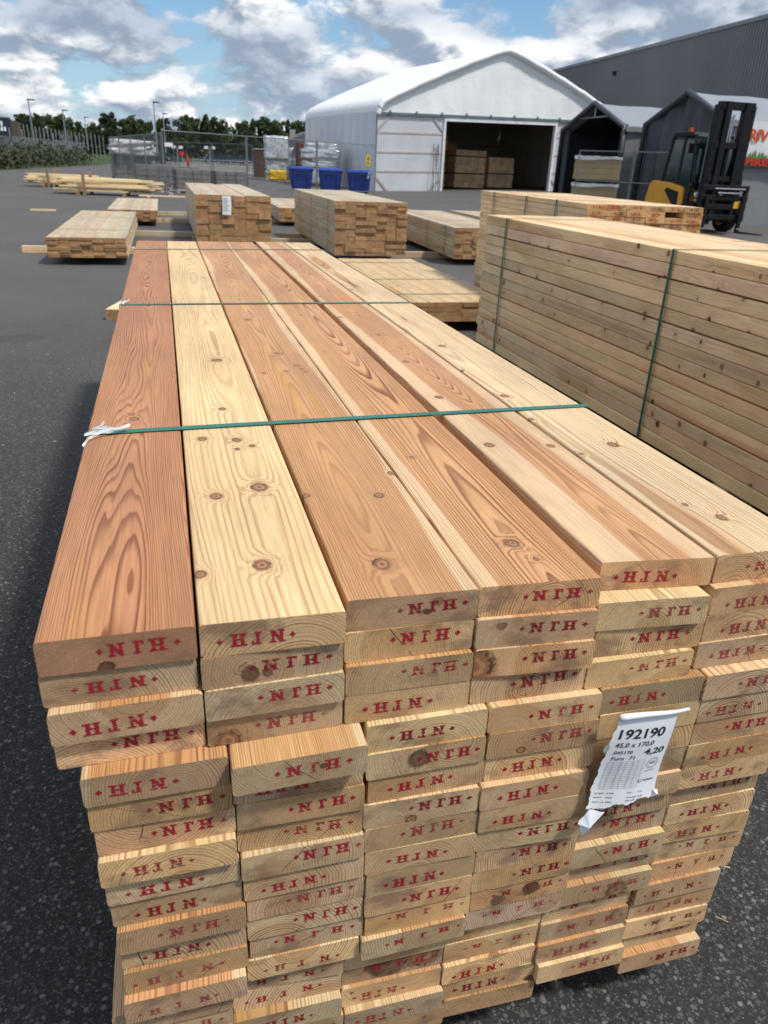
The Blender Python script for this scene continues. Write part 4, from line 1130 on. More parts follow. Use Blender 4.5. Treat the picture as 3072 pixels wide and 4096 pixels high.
# ------------------------------------------------------------------ forklift
YEL = simple('forklift yellow', (0.80, 0.36, 0.012), 0.35, 0.5, var=0.08, vscale=2)
BLK = simple('forklift black', (0.006, 0.0065, 0.008), 0.5, 0.25, var=0.3, vscale=3)
DGR = simple('forklift dark grey', (0.012, 0.013, 0.017), 0.45, 0.3)
RUB = simple('tyre rubber', (0.012, 0.012, 0.012), 0.8, 0.3)
CHR = simple('bright steel rod', (0.55, 0.57, 0.6), 0.25, 0.5, 0.9)
GLASS, n = new_mat('tinted glass')
n.out(pbsdf(n, (0.012, 0.035, 0.036, 1), 0.06, 0.6))
fl = thing('forklift', 'yellow and black forklift truck with raised-height mast facing the yard', 'forklift', (15.68, 19.2, 0), radians(1.5))
# local frame: x across, y backwards from the mast (y=0 is the carriage), z up
cw = [(0.85, .45), (2.55, .40), (2.72, .75), (2.60, 1.20), (2.45, 1.30), (1.65, 1.27), (0.98, 1.16), (0.92, 1.05)]
hole = [(1.10, .78), (1.12, 1.02), (1.62, 1.10), (1.78, 1.06), (1.35, .80)]
b = MB().prism(cw, 'x', -.70, .70); b.build('counterweight', YEL, fl, bevel=.03)
MB().prism([(1.08, .62), (1.10, 1.02), (1.66, 1.12), (1.80, 1.06), (1.36, .70)], 'x', -.712, -.701).build('side_vent', BLK, fl)
MB().prism([(0.25, .30), (2.2, .30), (2.2, .62), (0.25, .62)], 'x', -.60, .60).build('chassis', BLK, fl, bevel=.02)
MB().prism([(0.35, .55), (0.98, .55), (0.98, .66), (.62, .70), (0.35, .62)], 'x', -.70, .70).build('step', YEL, fl, bevel=.01)
# cab: frame of posts, roof, panes
cabp = dict(f=(0.62, 0.85), r=(2.02, 1.76))
for sx in (-.62, .62):
    MB().tube([(sx, .78, .6), (sx, .62, 1.35), (sx, .86, 2.55)], .05, 6).build('cab_post', DGR, fl)
    MB().tube([(sx, 1.38, .65), (sx, 1.34, 1.4), (sx, 1.30, 2.55)], .05, 6).build('cab_post', DGR, fl)
    MB().tube([(sx, 2.10, 1.2), (sx, 1.95, 2.0), (sx, 1.84, 2.55)], .06, 6).build('cab_post', DGR, fl)
    MB().prism([(1.40, 1.32), (2.04, 1.32), (1.84, 2.42), (1.36, 2.42)], 'x', sx - .008, sx + .008).build('side_window', GLASS, fl)
    MB().prism([(.72, 1.0), (1.32, 1.0), (1.28, 2.42), (.90, 2.42)], 'x', sx - .008, sx + .008).build('side_window', GLASS, fl)
    MB().prism([(.70, .62), (1.98, .62), (2.08, 1.30), (1.38, 1.30), (1.36, .98), (.70, .98)], 'x', sx - .02, sx + .02).build('door_panel', DGR, fl)
MB().prism([(.84, 2.50), (1.86, 2.50), (1.80, 2.62), (.95, 2.62)], 'x', -.68, .68).build('cab_roof', BLK, fl, bevel=.02)
MB().prism([(-.6, 1.3), (.6, 1.3), (.6, 2.48), (-.6, 2.48)], 'y', 1.93, 1.945).build('rear_window', GLASS, fl)
MB().prism([(-.6, 1.1), (.6, 1.1), (.6, 2.48), (-.6, 2.48)], 'y', .70, .715).build('windscreen', GLASS, fl)
MB().box(-.25, .25, 1.35, 1.85, .9, 1.15).box(-.25, .25, 1.75, 1.9, 1.15, 1.75).build('seat', simple('seat cloth', (0.08, 0.07, 0.06)), fl, bevel=.03)
MB().tube([(-.25, 1.65, 2.62), (-.25, 1.65, 2.76)], .055, 8).build('beacon', simple('orange beacon', (0.75, 0.13, 0.01), 0.3), fl)
# mast: outer and inner channels, cross heads, rods, hoses
for sx in (-.50, .50):
    MB().box(sx - .12, sx + .12, .12, .34, .25, 3.28).build('mast_channel', BLK, fl, bevel=.01)
    MB().box(sx * .62 - .09, sx * .62 + .09, .06, .26, .28, 3.36).build('mast_channel', BLK, fl, bevel=.008)
    MB().tube([(sx * .95, .42, .5), (sx * .95, .42, 2.3)], .05, 8).build('lift_cylinder', BLK, fl)
    MB().tube([(sx * .95, .42, 2.3), (sx * .95, .42, 3.2)], .028, 8).build('lift_rod', CHR, fl)
for z, h_ in ((3.16, .20), (2.2, .16), (1.35, .14), (.42, .2)):
    MB().box(-.56, .56, .10, .30, z, z + h_).build('cross_member', BLK, fl, bevel=.008)
MB().tube([(-.02, .2, .5), (-.02, .2, 2.25)], .06, 8).build('lift_cylinder', BLK, fl)
MB().tube([(-.02, .2, 2.25), (-.02, .2, 3.05)], .032, 8).build('lift_rod', CHR, fl)
MB().tube([(-.12, .18, 2.2), (-.12, .18, 3.0)], .028, 8).build('lift_rod', CHR, fl)
b = MB()
for i in range(46):
    b.box(-.645, -.60, .28, .33, 1.3 + i * .026, 1.318 + i * .026)
b.build('hose_spiral', simple('grey hose', (0.2, 0.21, 0.24)), fl)
MB().tube([(.60, .3, 2.3), (.72, .35, 1.9), (.80, .3, 1.3), (.70, .2, .8)], .022, 6).build('hose', BLK, fl, smooth=True)
# carriage, guard, forks
for z in (.34, .62, .86, 1.12):
    MB().box(-.80, .80, -.10, .02, z, z + .14).build('carriage_bar', BLK, fl, bevel=.012)
for sx in (-.74, .74, -.35, .35):
    MB().box(sx - .06, sx + .06, -.085, .03, .30, 1.27).build('carriage_plate', BLK, fl, bevel=.008)
MB().tube([(-.30, -.14, 1.06), (.42, -.14, 1.06)], .025, 8).build('side_shift_rod', CHR, fl)
MB().tube([(-.42, -.13, 1.17), (.62, -.13, 1.17)], .02, 8).build('side_shift_rod', STEEL, fl)
MB().box(.36, .58, -.11, -.10, .66, .84).build('badge', simple('yellow badge', (0.75, 0.38, 0.02)), fl)
for sx in (-.62, .62):
    MB().prism([(-1.15, .055), (-.18, .05), (-.18, .95), (-.105, .95), (-.105, .0), (-1.15, .03)], 'x', sx - .06, sx + .06).build('fork', BLK, fl, bevel=.006)
    MB().box(sx - .055, sx + .055, -.19, -.181, .10, .13).build('fork_heel', CHR, fl)
for sx in (-.60, .60):
    w_ = thing('wheel', None, None) if False else None
    ty = MB().tube([(sx - .16, .45, .36), (sx - .13, .45, .36), (sx + .13, .45, .36), (sx + .16, .45, .36)], .36, 22).build('front_tyre', RUB, fl, smooth=False, bevel=.03)
    MB().tube([(sx - .17, .45, .36), (sx + .17, .45, .36)], .19, 16).build('rim', YEL, ty)
    ty = MB().tube([(sx * .9 - .11, 2.05, .29), (sx * .9 + .11, 2.05, .29)], .29, 20).build('rear_tyre', RUB, fl, bevel=.025)
    MB().tube([(sx * .9 - .12, 2.05, .29), (sx * .9 + .12, 2.05, .29)], .15, 14).build('rim', YEL, ty)
    MB().prism([(.05, .40), (.16, .72), (.45, .80), (.80, .70), (.92, .42), (.80, .42), (.45, .74), (.15, .60)], 'x', sx - .17, sx + .17).build('mudguard', BLK, fl)
    MB().tube([(sx * 1.05, .30, .98), (sx * 1.05, .36, .98)], .075, 14).build('headlight', simple('headlight glass', (0.75, 0.77, 0.8), 0.15), fl)
    MB().tube([(sx * 1.05, .30, .82), (sx * 1.05, .36, .82)], .045, 12).build('indicator', simple('indicator glass', (0.6, 0.45, 0.3), 0.2), fl)
MB().box(-.98, -.82, .60, .64, 2.05, 2.30).tube([(-.62, .75, 2.3), (-.88, .62, 2.25)], .015, 5).build('mirror', BLK, fl)

# ------------------------------------------------------------------ pack of insulation boards behind the small fence
BEIGE = simple('beige board', (0.34, 0.27, 0.145), 0.8, 0.2, var=0.1, vscale=2)
FOIL = simple('white wrap', (0.62, 0.63, 0.64), 0.35, 0.5, var=0.1, bumpd=0.01, bscale=12)
for i, (z0_, z1_, lb) in enumerate(((0.1, 1.12, 'lower pack of beige panels in front of the open dark tent'), (1.20, 2.02, 'upper pack of beige panels in front of the open dark tent'))):
    P = px_at(2300, 640, 31.0)
    t = thing('panel_pack', lb, 'panel pack', (P.x, P.y, z0_), radians(-31), 'two stacked packs of beige panels')
    nb = 5 - i
    hh_ = (z1_ - z0_ - .06) / nb
    for k in range(nb):
        MB().box(.01 * (k % 2), 1.66 - .01 * (k % 2), 0, 1.1, k * hh_ + .004, (k + 1) * hh_ - .004).build('panel', BEIGE, t, bevel=.004)
    MB().grid(lambda u_, v_: (-.02 + 1.70 * u_, -.02 + 1.14 * v_, z1_ - z0_ - .045 + .02 * sin(u_ * 17) * sin(v_ * 9)), 14, 8).build('top_wrap', FOIL, t, smooth=True, fix=False)
    MB().grid(lambda u_, v_: (-.02 + 1.70 * u_, -.025 + .01 * sin(u_ * 20), z1_ - z0_ - .05 - (.10 + .03 * sin(u_ * 6)) * v_), 16, 2).build('wrap_edge', FOIL, t, smooth=True, fix=False)
    for xx in (.3, 1.3) if i == 0 else ():
        MB().box(xx, xx + .12, 0, 1.1, -.1, 0).build('skid', BATT, t)

# ------------------------------------------------------------------ temporary fences
FENCE = simple('fence steel', (0.20, 0.215, 0.225), 0.5, 0.5, 0.4)
CONC = simple('concrete foot', (0.32, 0.31, 0.29), 0.9)
def fence_panel(label, a, c, h=2.05, mesh_step=0.1, group='temporary wire fence panels', wires=True, foot=True, mid=None, mat=None):
    A, B = Vector((a[0], a[1], 0)), Vector((c[0], c[1], 0))
    L_ = (B - A).length; ang = atan2(B.y - A.y, B.x - A.x)
    za = zg(a[0], a[1])
    mt = mat or FENCE
    t = thing('fence_panel', label, 'fence panel', (a[0], a[1], za), ang, group)
    for x_ in (0.03, L_ - .03):
        MB().tube([(x_, 0, .02), (x_, 0, h)], .022, 8).build('post', mt, t)
    for z in (h - .02, .16) + ((mid,) if mid else ()):
        MB().tube([(.03, 0, z), (L_ - .03, 0, z)], .019, 6).build('rail', mt, t)
    if wires:
        b = MB(); x_ = .12
        while x_ < L_ - .08:
            b.box(x_ - .0018, x_ + .0018, -.0018, .0018, .16, h - .02); x_ += mesh_step
        for z in (.5, .9, 1.3, 1.7):
            b.box(.03, L_ - .03, .002, .0055, z, z + .0036)
        tag(b.build('wire_mesh', mt, t), kind='stuff')
    if foot:
        MB().prism([(-.11, 0), (.11, 0), (.08, .13), (-.08, .13)], 'y', -.34, .34).build('foot', CONC, t)
    return t
def run(pts, names, **kw):
    for (a, c), lb in zip(zip(pts[:-1], pts[1:]), names):
        fence_panel(lb, a, c, **kw)
def lerp2(a, c, k):
    return [(a[0] + (c[0] - a[0]) * i / k, a[1] + (c[1] - a[1]) * i / k) for i in range(k + 1)]
run(lerp2((-2.42, 46.6), (0.27, 30.8), 4), ['wire fence panel farthest back on the left fence line', 'second wire fence panel from the back on the left fence line', 'third wire fence panel from the back on the left fence line', 'wire fence panel nearest the loose yellow boards'], h=2.1)
run(lerp2((0.27, 30.8), (10.15, 37.62), 3), ['wire fence panel right of the loose yellow boards', 'wire fence panel in front of the silver wrapped pallet', 'wire fence panel with yellow warning sign before the blue bins'], h=2.2)
run(lerp2((-1.6, 70.0), (7.0, 63.0), 3), ['distant wire fence panel above the paving pallets', 'distant wire fence panel in the middle gap', 'distant wire fence panel beside the silver wrapped pallet'], h=2.3)
A0, B0 = px_at(2318, 600, 29.3), px_at(2790, 612, 27.2)
run(lerp2((A0.x, A0.y), (B0.x, B0.y), 2), ['fence panel before the beige panel packs', 'fence panel between the beige packs and the forklift'], h=2.12, mid=1.18)
# yellow warning sign
YS = simple('sign yellow', (0.62, 0.43, 0.02), 0.5, var=0.06)
sg = thing('warning_sign', 'yellow warning sign with black figure on the fence by the blue bins', 'sign', (9.63, 37.18, 0.0), atan2(6.82, 9.88))
MB().box(-.15, .15, -.035, -.028, 1.28, 1.75).build('board', YS, sg, bevel=.004)
MB().prism([(-.085, 1.52), (-.045, 1.52), (0.0, 1.63), (.045, 1.52), (.085, 1.52), (.012, 1.70), (-.012, 1.70)], 'y', -.039, -.036).build('pictogram', BLACKP, sg)
MB().prism([(-.03, 1.50), (-.01, 1.50), (.035, 1.60), (.012, 1.60)], 'y', -.042, -.0395).build('pictogram', BLACKP, sg)
for k in range(4):
    MB().box(-.11, .11 - .02 * (k % 2), -.038, -.036, 1.44 - k * .035, 1.455 - k * .035).build('text_line', simple('sign text', (0.12, 0.09, 0.02)), sg)

# ------------------------------------------------------------------ three blue waste bins
BLU = simple('blue bin plastic', (0.001, 0.028, 0.22), 0.5, 0.45, var=0.08, vscale=3)
BLUL = simple('blue bin lid', (0.004, 0.05, 0.36), 0.5, 0.45, var=0.08, vscale=3)
def waste_bin(label, x, y, rz):
    t = thing('waste_bin', label, 'waste bin', (x, y, zg(x, y)), rz, 'blue waste bins beside the white tent')
    def hull(w0, d0, z0_, w1, d1, z1_):
        b = MB(); b.v = [(-w0, -d0, z0_), (w0, -d0, z0_), (w0, d0, z0_), (-w0, d0, z0_), (-w1, -d1, z1_), (w1, -d1, z1_), (w1, d1, z1_), (-w1, d1, z1_)]
        b.f = [(3, 2, 1, 0), (4, 5, 6, 7), (0, 1, 5, 4), (1, 2, 6, 5), (2, 3, 7, 6), (3, 0, 4, 7)]; b.mi = [0] * 6
        return b
    hull(.48, .30, .10, .58, .37, .98).build('body', BLU, t, bevel=.04)
    hull(.61, .40, .94, .62, .41, 1.01).build('rim', BLU, t, bevel=.015)
    hull(.62, .42, 1.012, .52, .34, 1.12).build('lid', BLUL, t, bevel=.03)
    MB().box(-.30, .30, -.435, -.40, .90, .94).build('handle', BLU, t, bevel=.01)
    for k in (-.35, .35):
        MB().box(k - .03, k + .03, -.40, -.34, .35, .93).build('rib', BLU, t, bevel=.01)
        for d_ in (-.22, .22):
            MB().tube([(k - .03, d_, .09), (k + .03, d_, .09)], .09, 12).build('castor', RUB, t)
    return t
waste_bin('left blue waste bin beside the yellow wrapped crate', 6.88, 39.7, radians(-9))
waste_bin('middle blue waste bin with a scrap on its lid', 8.27, 39.3, radians(-9))
b3 = waste_bin('right blue waste bin below the yellow warning sign', 9.55, 38.5, radians(-12))
MB().grid(lambda u_, v_: (.40 + .16 * u_ + .03 * sin(v_ * 6), -.46 - .03 * sin(u_ * 7), 1.06 - .34 * v_ * (1 - .4 * u_)), 5, 6).build('plastic_film', simple('clear film', (0.35, 0.45, 0.6), 0.2), b3, smooth=True, fix=False)

# ------------------------------------------------------------------ wrapped pallets and stacks by the tent
SILV = simple('silver wrap', (0.55, 0.58, 0.60), 0.22, 0.6, 0.35, var=0.25, vscale=4, bumpd=0.05, bscale=5)
YWR = simple('yellow wrap', (0.72, 0.46, 0.01), 0.35, 0.5, var=0.12, bumpd=0.03, bscale=6)
BRN = simple('dark brown stack', (0.085, 0.05, 0.032), 0.8, var=0.3)
GRS = simple('grey block stone', (0.17, 0.165, 0.16), 0.9, var=0.25, vscale=3, bumpd=0.01)
def crumple(b_args, name, mat, parent, seed, amp=.05):
    x0_, x1_, y0_, y1_, z0_, z1_ = b_args
    bm = bmesh.new()
    bmesh.ops.create_cube(bm, size=1)
    bmesh.ops.subdivide_edges(bm, edges=bm.edges, cuts=7, use_grid_fill=True)
    rr_ = random.Random(seed)
    for v in bm.verts:
        k = max(abs(v.co.x), abs(v.co.y), abs(v.co.z)) * 2
        v.co = Vector((x0_ + (x1_ - x0_) * (v.co.x + .5), y0_ + (y1_ - y0_) * (v.co.y + .5), z0_ + (z1_ - z0_) * (v.co.z + .5))) + Vector((rr_.gauss(0, amp), rr_.gauss(0, amp), rr_.gauss(0, amp) * .6)) * .5
    me = bpy.data.meshes.new(name); bm.to_mesh(me); bm.free(); me.materials.append(mat)
    me.polygons.foreach_set('use_smooth', [True] * len(me.polygons))
    o = bpy.data.objects.new(name, me); C.objects.link(o)
    if parent: o.parent = parent
    return o
def wrapped(label, sx, sy, D, w_, d_, parts, rz=0, cat='wrapped pallet', name='wrapped_pallet', group='wrapped pallets by the white tent'):
    P = px_at(sx, sy, D)
    t = thing(name, label, cat, (P.x, P.y, zg(P.x, P.y)), rz, group)
    for i, (nm, z0_, z1_, mat, inset) in enumerate(parts):
        if mat in (SILV, YWR):
            crumple((-w_ / 2 + inset, w_ / 2 - inset, inset, d_ - inset, z0_, z1_), nm, mat, t, 5 + i, .05)
        else:
            k = max(1, int((z1_ - z0_) / .22))
            for j in range(k):
                MB().box(-w_ / 2 + inset, w_ / 2 - inset, inset, d_ - inset, z0_ + (z1_ - z0_) * j / k + .01, z0_ + (z1_ - z0_) * (j + 1) / k - .01).build(nm, mat, t, bevel=.012)
    return t
wrapped('tall silver wrapped pallet left of the blue bins', 1108, 700, 58, 1.6, 1.3, (('wrapped_load', 1.36, 2.84, SILV, 0), ('wrapped_load', .64, 1.34, SILV, .1), ('pallet_deck', .02, .12, BATT, 0), ('wrapped_load', .14, .62, SILV, .05)), radians(-4))
wrapped('low crate in bright yellow wrap beside the left blue bin', 1118, 720, 56, 1.35, .9, (('wrapped_load', .12, .70, YWR, 0), ('pallet_deck', .02, .11, BATT, 0)), radians(-4))
wrapped('dark brown stack left of the silver wrapped pallet', 1042, 700, 61, .75, 1.2, (('layer', .1, 1.95, BRN, 0), ('top_board', 1.95, 2.03, BATT, -.05)), 0, 'stack', 'brown_stack', None)
wrapped('bulging silver wrapped stack behind the middle blue bin', 1285, 660, 50, 2.1, 1.3, (('wrapped_load', 2.06, 2.40, SILV, .1), ('wrapped_load', 1.58, 2.04, SILV, -.1), ('wrapped_load', 1.05, 1.42, SILV, -.05), ('wrapped_load', .2, 1.0, SILV, 0)), radians(-6))
wrapped('reddish brown board stack behind the bins, left of the bulging wraps', 1222, 660, 53, .9, 1.3, (('layer', .2, 2.45, simple('reddish boards', (0.13, 0.05, 0.03), 0.8, var=0.2), 0),), 0, 'stack', 'board_stack', None)
wrapped('dull white sack stack left of the reddish board stack', 1190, 660, 54, 1.2, 1.0, (('sack', .2, 1.0, simple('dull sack', (0.25, 0.25, 0.25), 0.8, var=.2), 0), ('sack', 1.0, 2.1, SILV, .12)), 0, 'stack', 'sack_stack', None)
hs = px_at(1200, 560, 95)
t = thing('grey_shed', 'low grey shed with pitched roof left of the white tent', 'shed', (hs.x, hs.y, 0))
MB().box(-2.6, 5.5, 0, 6, 0, 2.6).build('wall', CLAD, t)
MB().prism([(-3.0, 2.6), (6, 2.6), (6, 4.2), (1.2, 4.4)], 'y', -.3, 6.3).build('roof', simple('dark slate roof', (0.10, 0.105, 0.12), 0.7), t)
MB().box(-.8, -.2, 2, 2.6, 3.2, 4.5).build('chimney', CONC, t)
# paving stone pallets behind the left fence
def stone_pallet(label, x, y, w_, d_, rows_, cols_, bh, rz=0):
    t = thing('paving_pallet', label, 'stone pallet', (x, y, 0), rz, 'pallets of grey paving stone')
    for k in (0, .5, 1):
        MB().box(k * (w_ - .1), k * (w_ - .1) + .1, 0, d_, 0, .1).build('skid', BATT, t)
    MB().box(0, w_, 0, d_, .1, .13).build('deck', BATT, t)
    rr_ = random.Random(int(x * 100 + y))
    for j in range(rows_):
        for i in range(cols_):
            MB().box(i * w_ / cols_ + .008, (i + 1) * w_ / cols_ - .008, rr_.uniform(0, .04), d_ - .02, .13 + j * bh + .006, .13 + (j + 1) * bh - .004).build('block', GRS, t, bevel=.01)
    return t
stone_pallet('grey paving stone pallet nearest the fence, right of the loose boards', 0.75, 33.2, 1.35, 1.1, 4, 4, .19, radians(8))
stone_pallet('grey paving stone pallet in the middle behind the fence', -.85, 34.6, 1.4, 1.1, 4, 3, .21, radians(4))
stone_pallet('grey paving stone pallet farther right, behind the tagged timber pack', 2.4, 34.6, 1.3, 1.1, 4, 3, .18, radians(10))
sp = stone_pallet('taller stone pallet under a crumpled white tarpaulin', -2.15, 44.3, 1.9, 1.5, 5, 3, .24, radians(6))
tp = tag(crumple((-2.25, -.15, 44.1, 46.0, 1.30, 1.95), 'tarpaulin', simple('white tarp', (0.58, 0.57, 0.56), 0.6, var=0.15, bumpd=.05, bscale=4), None, 77, .16), 'crumpled pale tarpaulin lying over the tall stone pallet', 'tarpaulin')
stone_pallet('flat low pallet of pale slabs behind the middle stone pallet', -.55, 42.0, 2.6, 1.4, 3, 2, .24, radians(5))
lst = tag(MB().box(-.35, .35, -.01, .01, 0, .24).build('notice_plate', PAPER), 'small white notice plate high on the left wire fence', 'sign')
P = px_at(674, 572, 31.6); lst.location = (P.x, P.y, P.z - .12); lst.scale = (.42, 1, .55)

# ------------------------------------------------------------------ far: lamp posts, chain-link fence, shrubs, trees, hill, buildings, cars
for i, (sx, sy, D, lb) in enumerate(((112, 400, 118, 'tall street lamp nearest the left edge'), (250, 442, 145, 'second street lamp from the left edge'), (338, 470, 175, 'third street lamp from the left edge'), (614, 410, 125, 'tall street lamp over the left wire fence'), (652, 456, 150, 'shorter street lamp right of the tall one over the fence'))):
    P = px_at(sx, sy, D)
    t = thing('street_lamp', lb, 'street lamp', (P.x, P.y, 0), 0, 'street lamps behind the yard')
    MB().tube([(0, 0, 0), (0, 0, P.z)], .13, 8, 0, .07).build('pole', STEEL, t)
    MB().box(-.15, .75, -.16, .16, P.z - .02, P.z + .12).build('lamp_head', BLACKP, t, bevel=.03)
LEAF, n = new_mat('foliage')
tc = n.node('ShaderNodeTexCoord').outputs['Object']
geo = n.node('ShaderNodeNewGeometry')
rnd = n.node('ShaderNodeObjectInfo').outputs['Random']
lc = n.mix(n.noise(tc, 0.9, 4, 0.6).outputs[0], (0.028, 0.048, 0.018, 1), (0.105, 0.135, 0.052, 1))
lc = n.scale(lc, n.add(0.7, n.mul(rnd, 0.6)))
lb1 = pbsdf(n, lc, 0.6, 0.25)
ltr = n.node('ShaderNodeBsdfTranslucent'); n.put(ltr.inputs[0], lc)
lmx = n.node('ShaderNodeMixShader'); lmx.inputs[0].default_value = 0.25
n.t.links.new(lb1, lmx.inputs[1]); n.t.links.new(ltr.outputs[0], lmx.inputs[2]); n.out(lmx.outputs[0])
BARK = simple('pale bark', (0.20, 0.18, 0.16), 0.9, var=0.4, vscale=1.5)
def leaves(b, c, r, k, rr_, size):
    for _ in range(k):
        while True:
            d = Vector((rr_.uniform(-1, 1), rr_.uniform(-1, 1), rr_.uniform(-1, 1)))
            if d.length < 1: break
        p = Vector((c[0] + d.x * r[0], c[1] + d.y * r[1], c[2] + d.z * r[2]))
        a = Vector((rr_.gauss(0, 1), rr_.gauss(0, 1), rr_.gauss(0, 1))).normalized()
        e = a.cross(Vector((rr_.gauss(0, 1), rr_.gauss(0, 1), rr_.gauss(0, 1)))).normalized()
        s_ = size * rr_.uniform(.5, 1.2)
        b.poly([p - a * s_, p + e * s_ * .6, p + a * s_, p - e * s_ * .6])
def tree_meshes(seed, h, wd, spiky=0.0):
    rr_ = random.Random(seed)
    tb, lbm = MB(), MB()
    lean = rr_.uniform(-.3, .3)
    tb.tube([(0, 0, 0), (lean * .4, 0, h * .35), (lean * .7, .1, h * .7), (lean, 0, h * .96)], h * .018, 6, 0, .03)
    nb = 20
    for i in range(nb):
        t = .26 + .70 * i / nb
        a = rr_.uniform(0, 2 * pi)
        prof = (1 - t) ** 0.6 if spiky else sin(pi * min(1, (t - .14) / .9)) ** .8
        r_ = wd * .62 * prof * rr_.uniform(.45, 1.1)
        z = h * t
        e = (lean * t + cos(a) * r_, sin(a) * r_, z + h * .05)
        tb.tube([(lean * t, 0, z - h * .06), e], h * .005, 4, 0, .012)
        cr = wd * .5 * rr_.uniform(.22, .46)
        leaves(lbm, e, (cr, cr, cr * rr_.uniform(.7, 1.3)), 70, rr_, .42)
        leaves(lbm, (lean * t, 0, z), (cr * 1.1, cr * 1.1, cr * 1.0), 40, rr_, .42)
    return tb.mesh('trunk', BARK), lbm.mesh('crown', LEAF, fix=False)
TV = [tree_meshes(100 + i, 12.0, w_, s_) for i, (w_, s_) in enumerate(((4.4, 0), (5.4, 0), (3.6, 1), (4.8, 0), (6.2, 0)))]
TREES = [(80, 455), (103, 454), (142, 452), (163, 458), (202, 460), (228, 472), (250, 455), (283, 480), (310, 486), (374, 492), (425, 450), (444, 470), (458, 476), (494, 473), (530, 467), (560, 478), (584, 481), (631, 481), (653, 471),
         (738, 470), (754, 462), (783, 467), (820, 458), (850, 466), (880, 480), (960, 490), (985, 482), (1010, 476), (1040, 482), (1066, 474), (1092, 478), (1120, 482), (1150, 480), (1176, 484), (1205, 486), (1235, 484)]
ORD = ['first', 'second', 'third', 'fourth', 'fifth', 'sixth', 'seventh', 'eighth', 'ninth', 'tenth', 'eleventh', 'twelfth', 'thirteenth', 'fourteenth', 'fifteenth', 'sixteenth', 'seventeenth', 'eighteenth', 'nineteenth', 'twentieth', 'twenty-first', 'twenty-second', 'twenty-third', 'twenty-fourth', 'twenty-fifth', 'twenty-sixth', 'twenty-seventh', 'twenty-eighth', 'twenty-ninth', 'thirtieth', 'thirty-first', 'thirty-second', 'thirty-third', 'thirty-fourth', 'thirty-fifth', 'thirty-sixth']
rr = random.Random(9)
for i, (sx, sy) in enumerate(TREES):
    D = rr.uniform(285, 320)
    P = px_at(sx, sy, D)
    t = thing('tree', 'the %s leafy tree from the left in the far tree line' % ORD[i], 'tree', (P.x, P.y, -.2), rr.uniform(0, 6.28), 'trees along the far edge of the yard')
    tm, lm = TV[i % 5]
    s_ = (P.z + .2) / 12.3
    for nm, me in (('trunk', tm), ('crown', lm)):
        o = bpy.data.objects.new(nm, me); C.objects.link(o); o.parent = t
    t.scale = (s_ * rr.uniform(.85, 1.15), s_ * rr.uniform(.85, 1.15), s_)
# dense dark thicket behind and under the tree line
b = MB()
rr = random.Random(12)
for i in range(230):
    sx = 55 + i * 5.3
    D = rr.uniform(318, 345)
    P = px_at(sx, 560, D)
    hh_ = rr.uniform(6.5, 11.5) * (0.9 if sx < 700 else 1.1)
    leaves(b, (P.x, P.y, hh_ * .5), (3.4, 3.0, hh_ * .55), 90, rr, .75)
tag(b.build('thicket', LEAF, fix=False), 'dense dark green thicket behind the far tree line', 'thicket', kind='stuff')
# forested hill
HILLM = simple('forested hill', (0.030, 0.050, 0.026), 0.9, 0.1, var=0.45, vscale=0.12)
def hill(u_, v_):
    P = px_at(200 + 1700 * u_, 560, 1000 + 250 * v_)
    rg = 14 + 24 * sm((u_ - .1) / .25) * (0.75 + .25 * sin(u_ * 9)) + 10 * sm((u_ - .45) / .25)
    return (P.x, P.y, -2 + rg * sin(pi * .5 * min(1, v_ * 1.1)) + 1.6 * sin(u_ * 310) * sin(u_ * 173 + v_ * 9) * v_)
tag(MB().grid(hill, 260, 14).build('hill', HILLM, fix=False), kind='structure')
# rough shrubs on the verge behind the yard and a chain-link fence in them
SHR, n = new_mat('dull verge scrub')
tcs = n.node('ShaderNodeTexCoord').outputs['Object']
n.out(pbsdf(n, n.mix(n.noise(tcs, 0.8, 4, 0.6).outputs[0], (0.030, 0.042, 0.020, 1), (0.105, 0.115, 0.068, 1)), 0.8, 0.15))
b = MB(); rr = random.Random(15)
for i in range(700):
    t = rr.random() ** 1.4
    y_ = 57.5 + t * 38
    xe = -9.75 + (y_ - 56.3) * 0.106
    x_ = xe - 0.6 - rr.random() * 7.5
    hgt = rr.uniform(.9, 2.3)
    leaves(b, (x_, y_, hgt * .45), (.9, .9, hgt * .6), 22, rr, .15)
tag(b.build('verge_shrubs', SHR, fix=False), 'rough green shrubs and weeds on the verge at left', 'shrubs', kind='stuff')
fp = [(-10.9 - .9 + i * .37, 57.5 + i * 3.5) for i in range(12)]
t = thing('chain_link_fence', 'long grey chain-link fence standing in the shrubs at left', 'fence', (fp[0][0], fp[0][1], 0))
for i, (x_, y_) in enumerate(fp):
    X, Y = x_ - fp[0][0], y_ - fp[0][1]
    MB().tube([(X, Y, 0), (X, Y, 2.7)], .045, 6).build('post', STEEL, t)
b = MB()
for i in range(len(fp) - 1):
    (xa, ya_), (xb, yb_) = fp[i], fp[i + 1]
    for k in range(36):
        u_ = k / 36
        X, Y = xa + (xb - xa) * u_ - fp[0][0], ya_ + (yb_ - ya_) * u_ - fp[0][1]
        b.box(X - .006, X + .006, Y - .006, Y + .006, .05, 2.1)
    for z in (2.1, 1.5, .8):
        b.box(xa - fp[0][0] - .01, xa - fp[0][0] + .01, ya_ - fp[0][1], yb_ - fp[0][1], z, z + .02)
tag(b.build('wire_mesh', STEEL, t), kind='stuff')
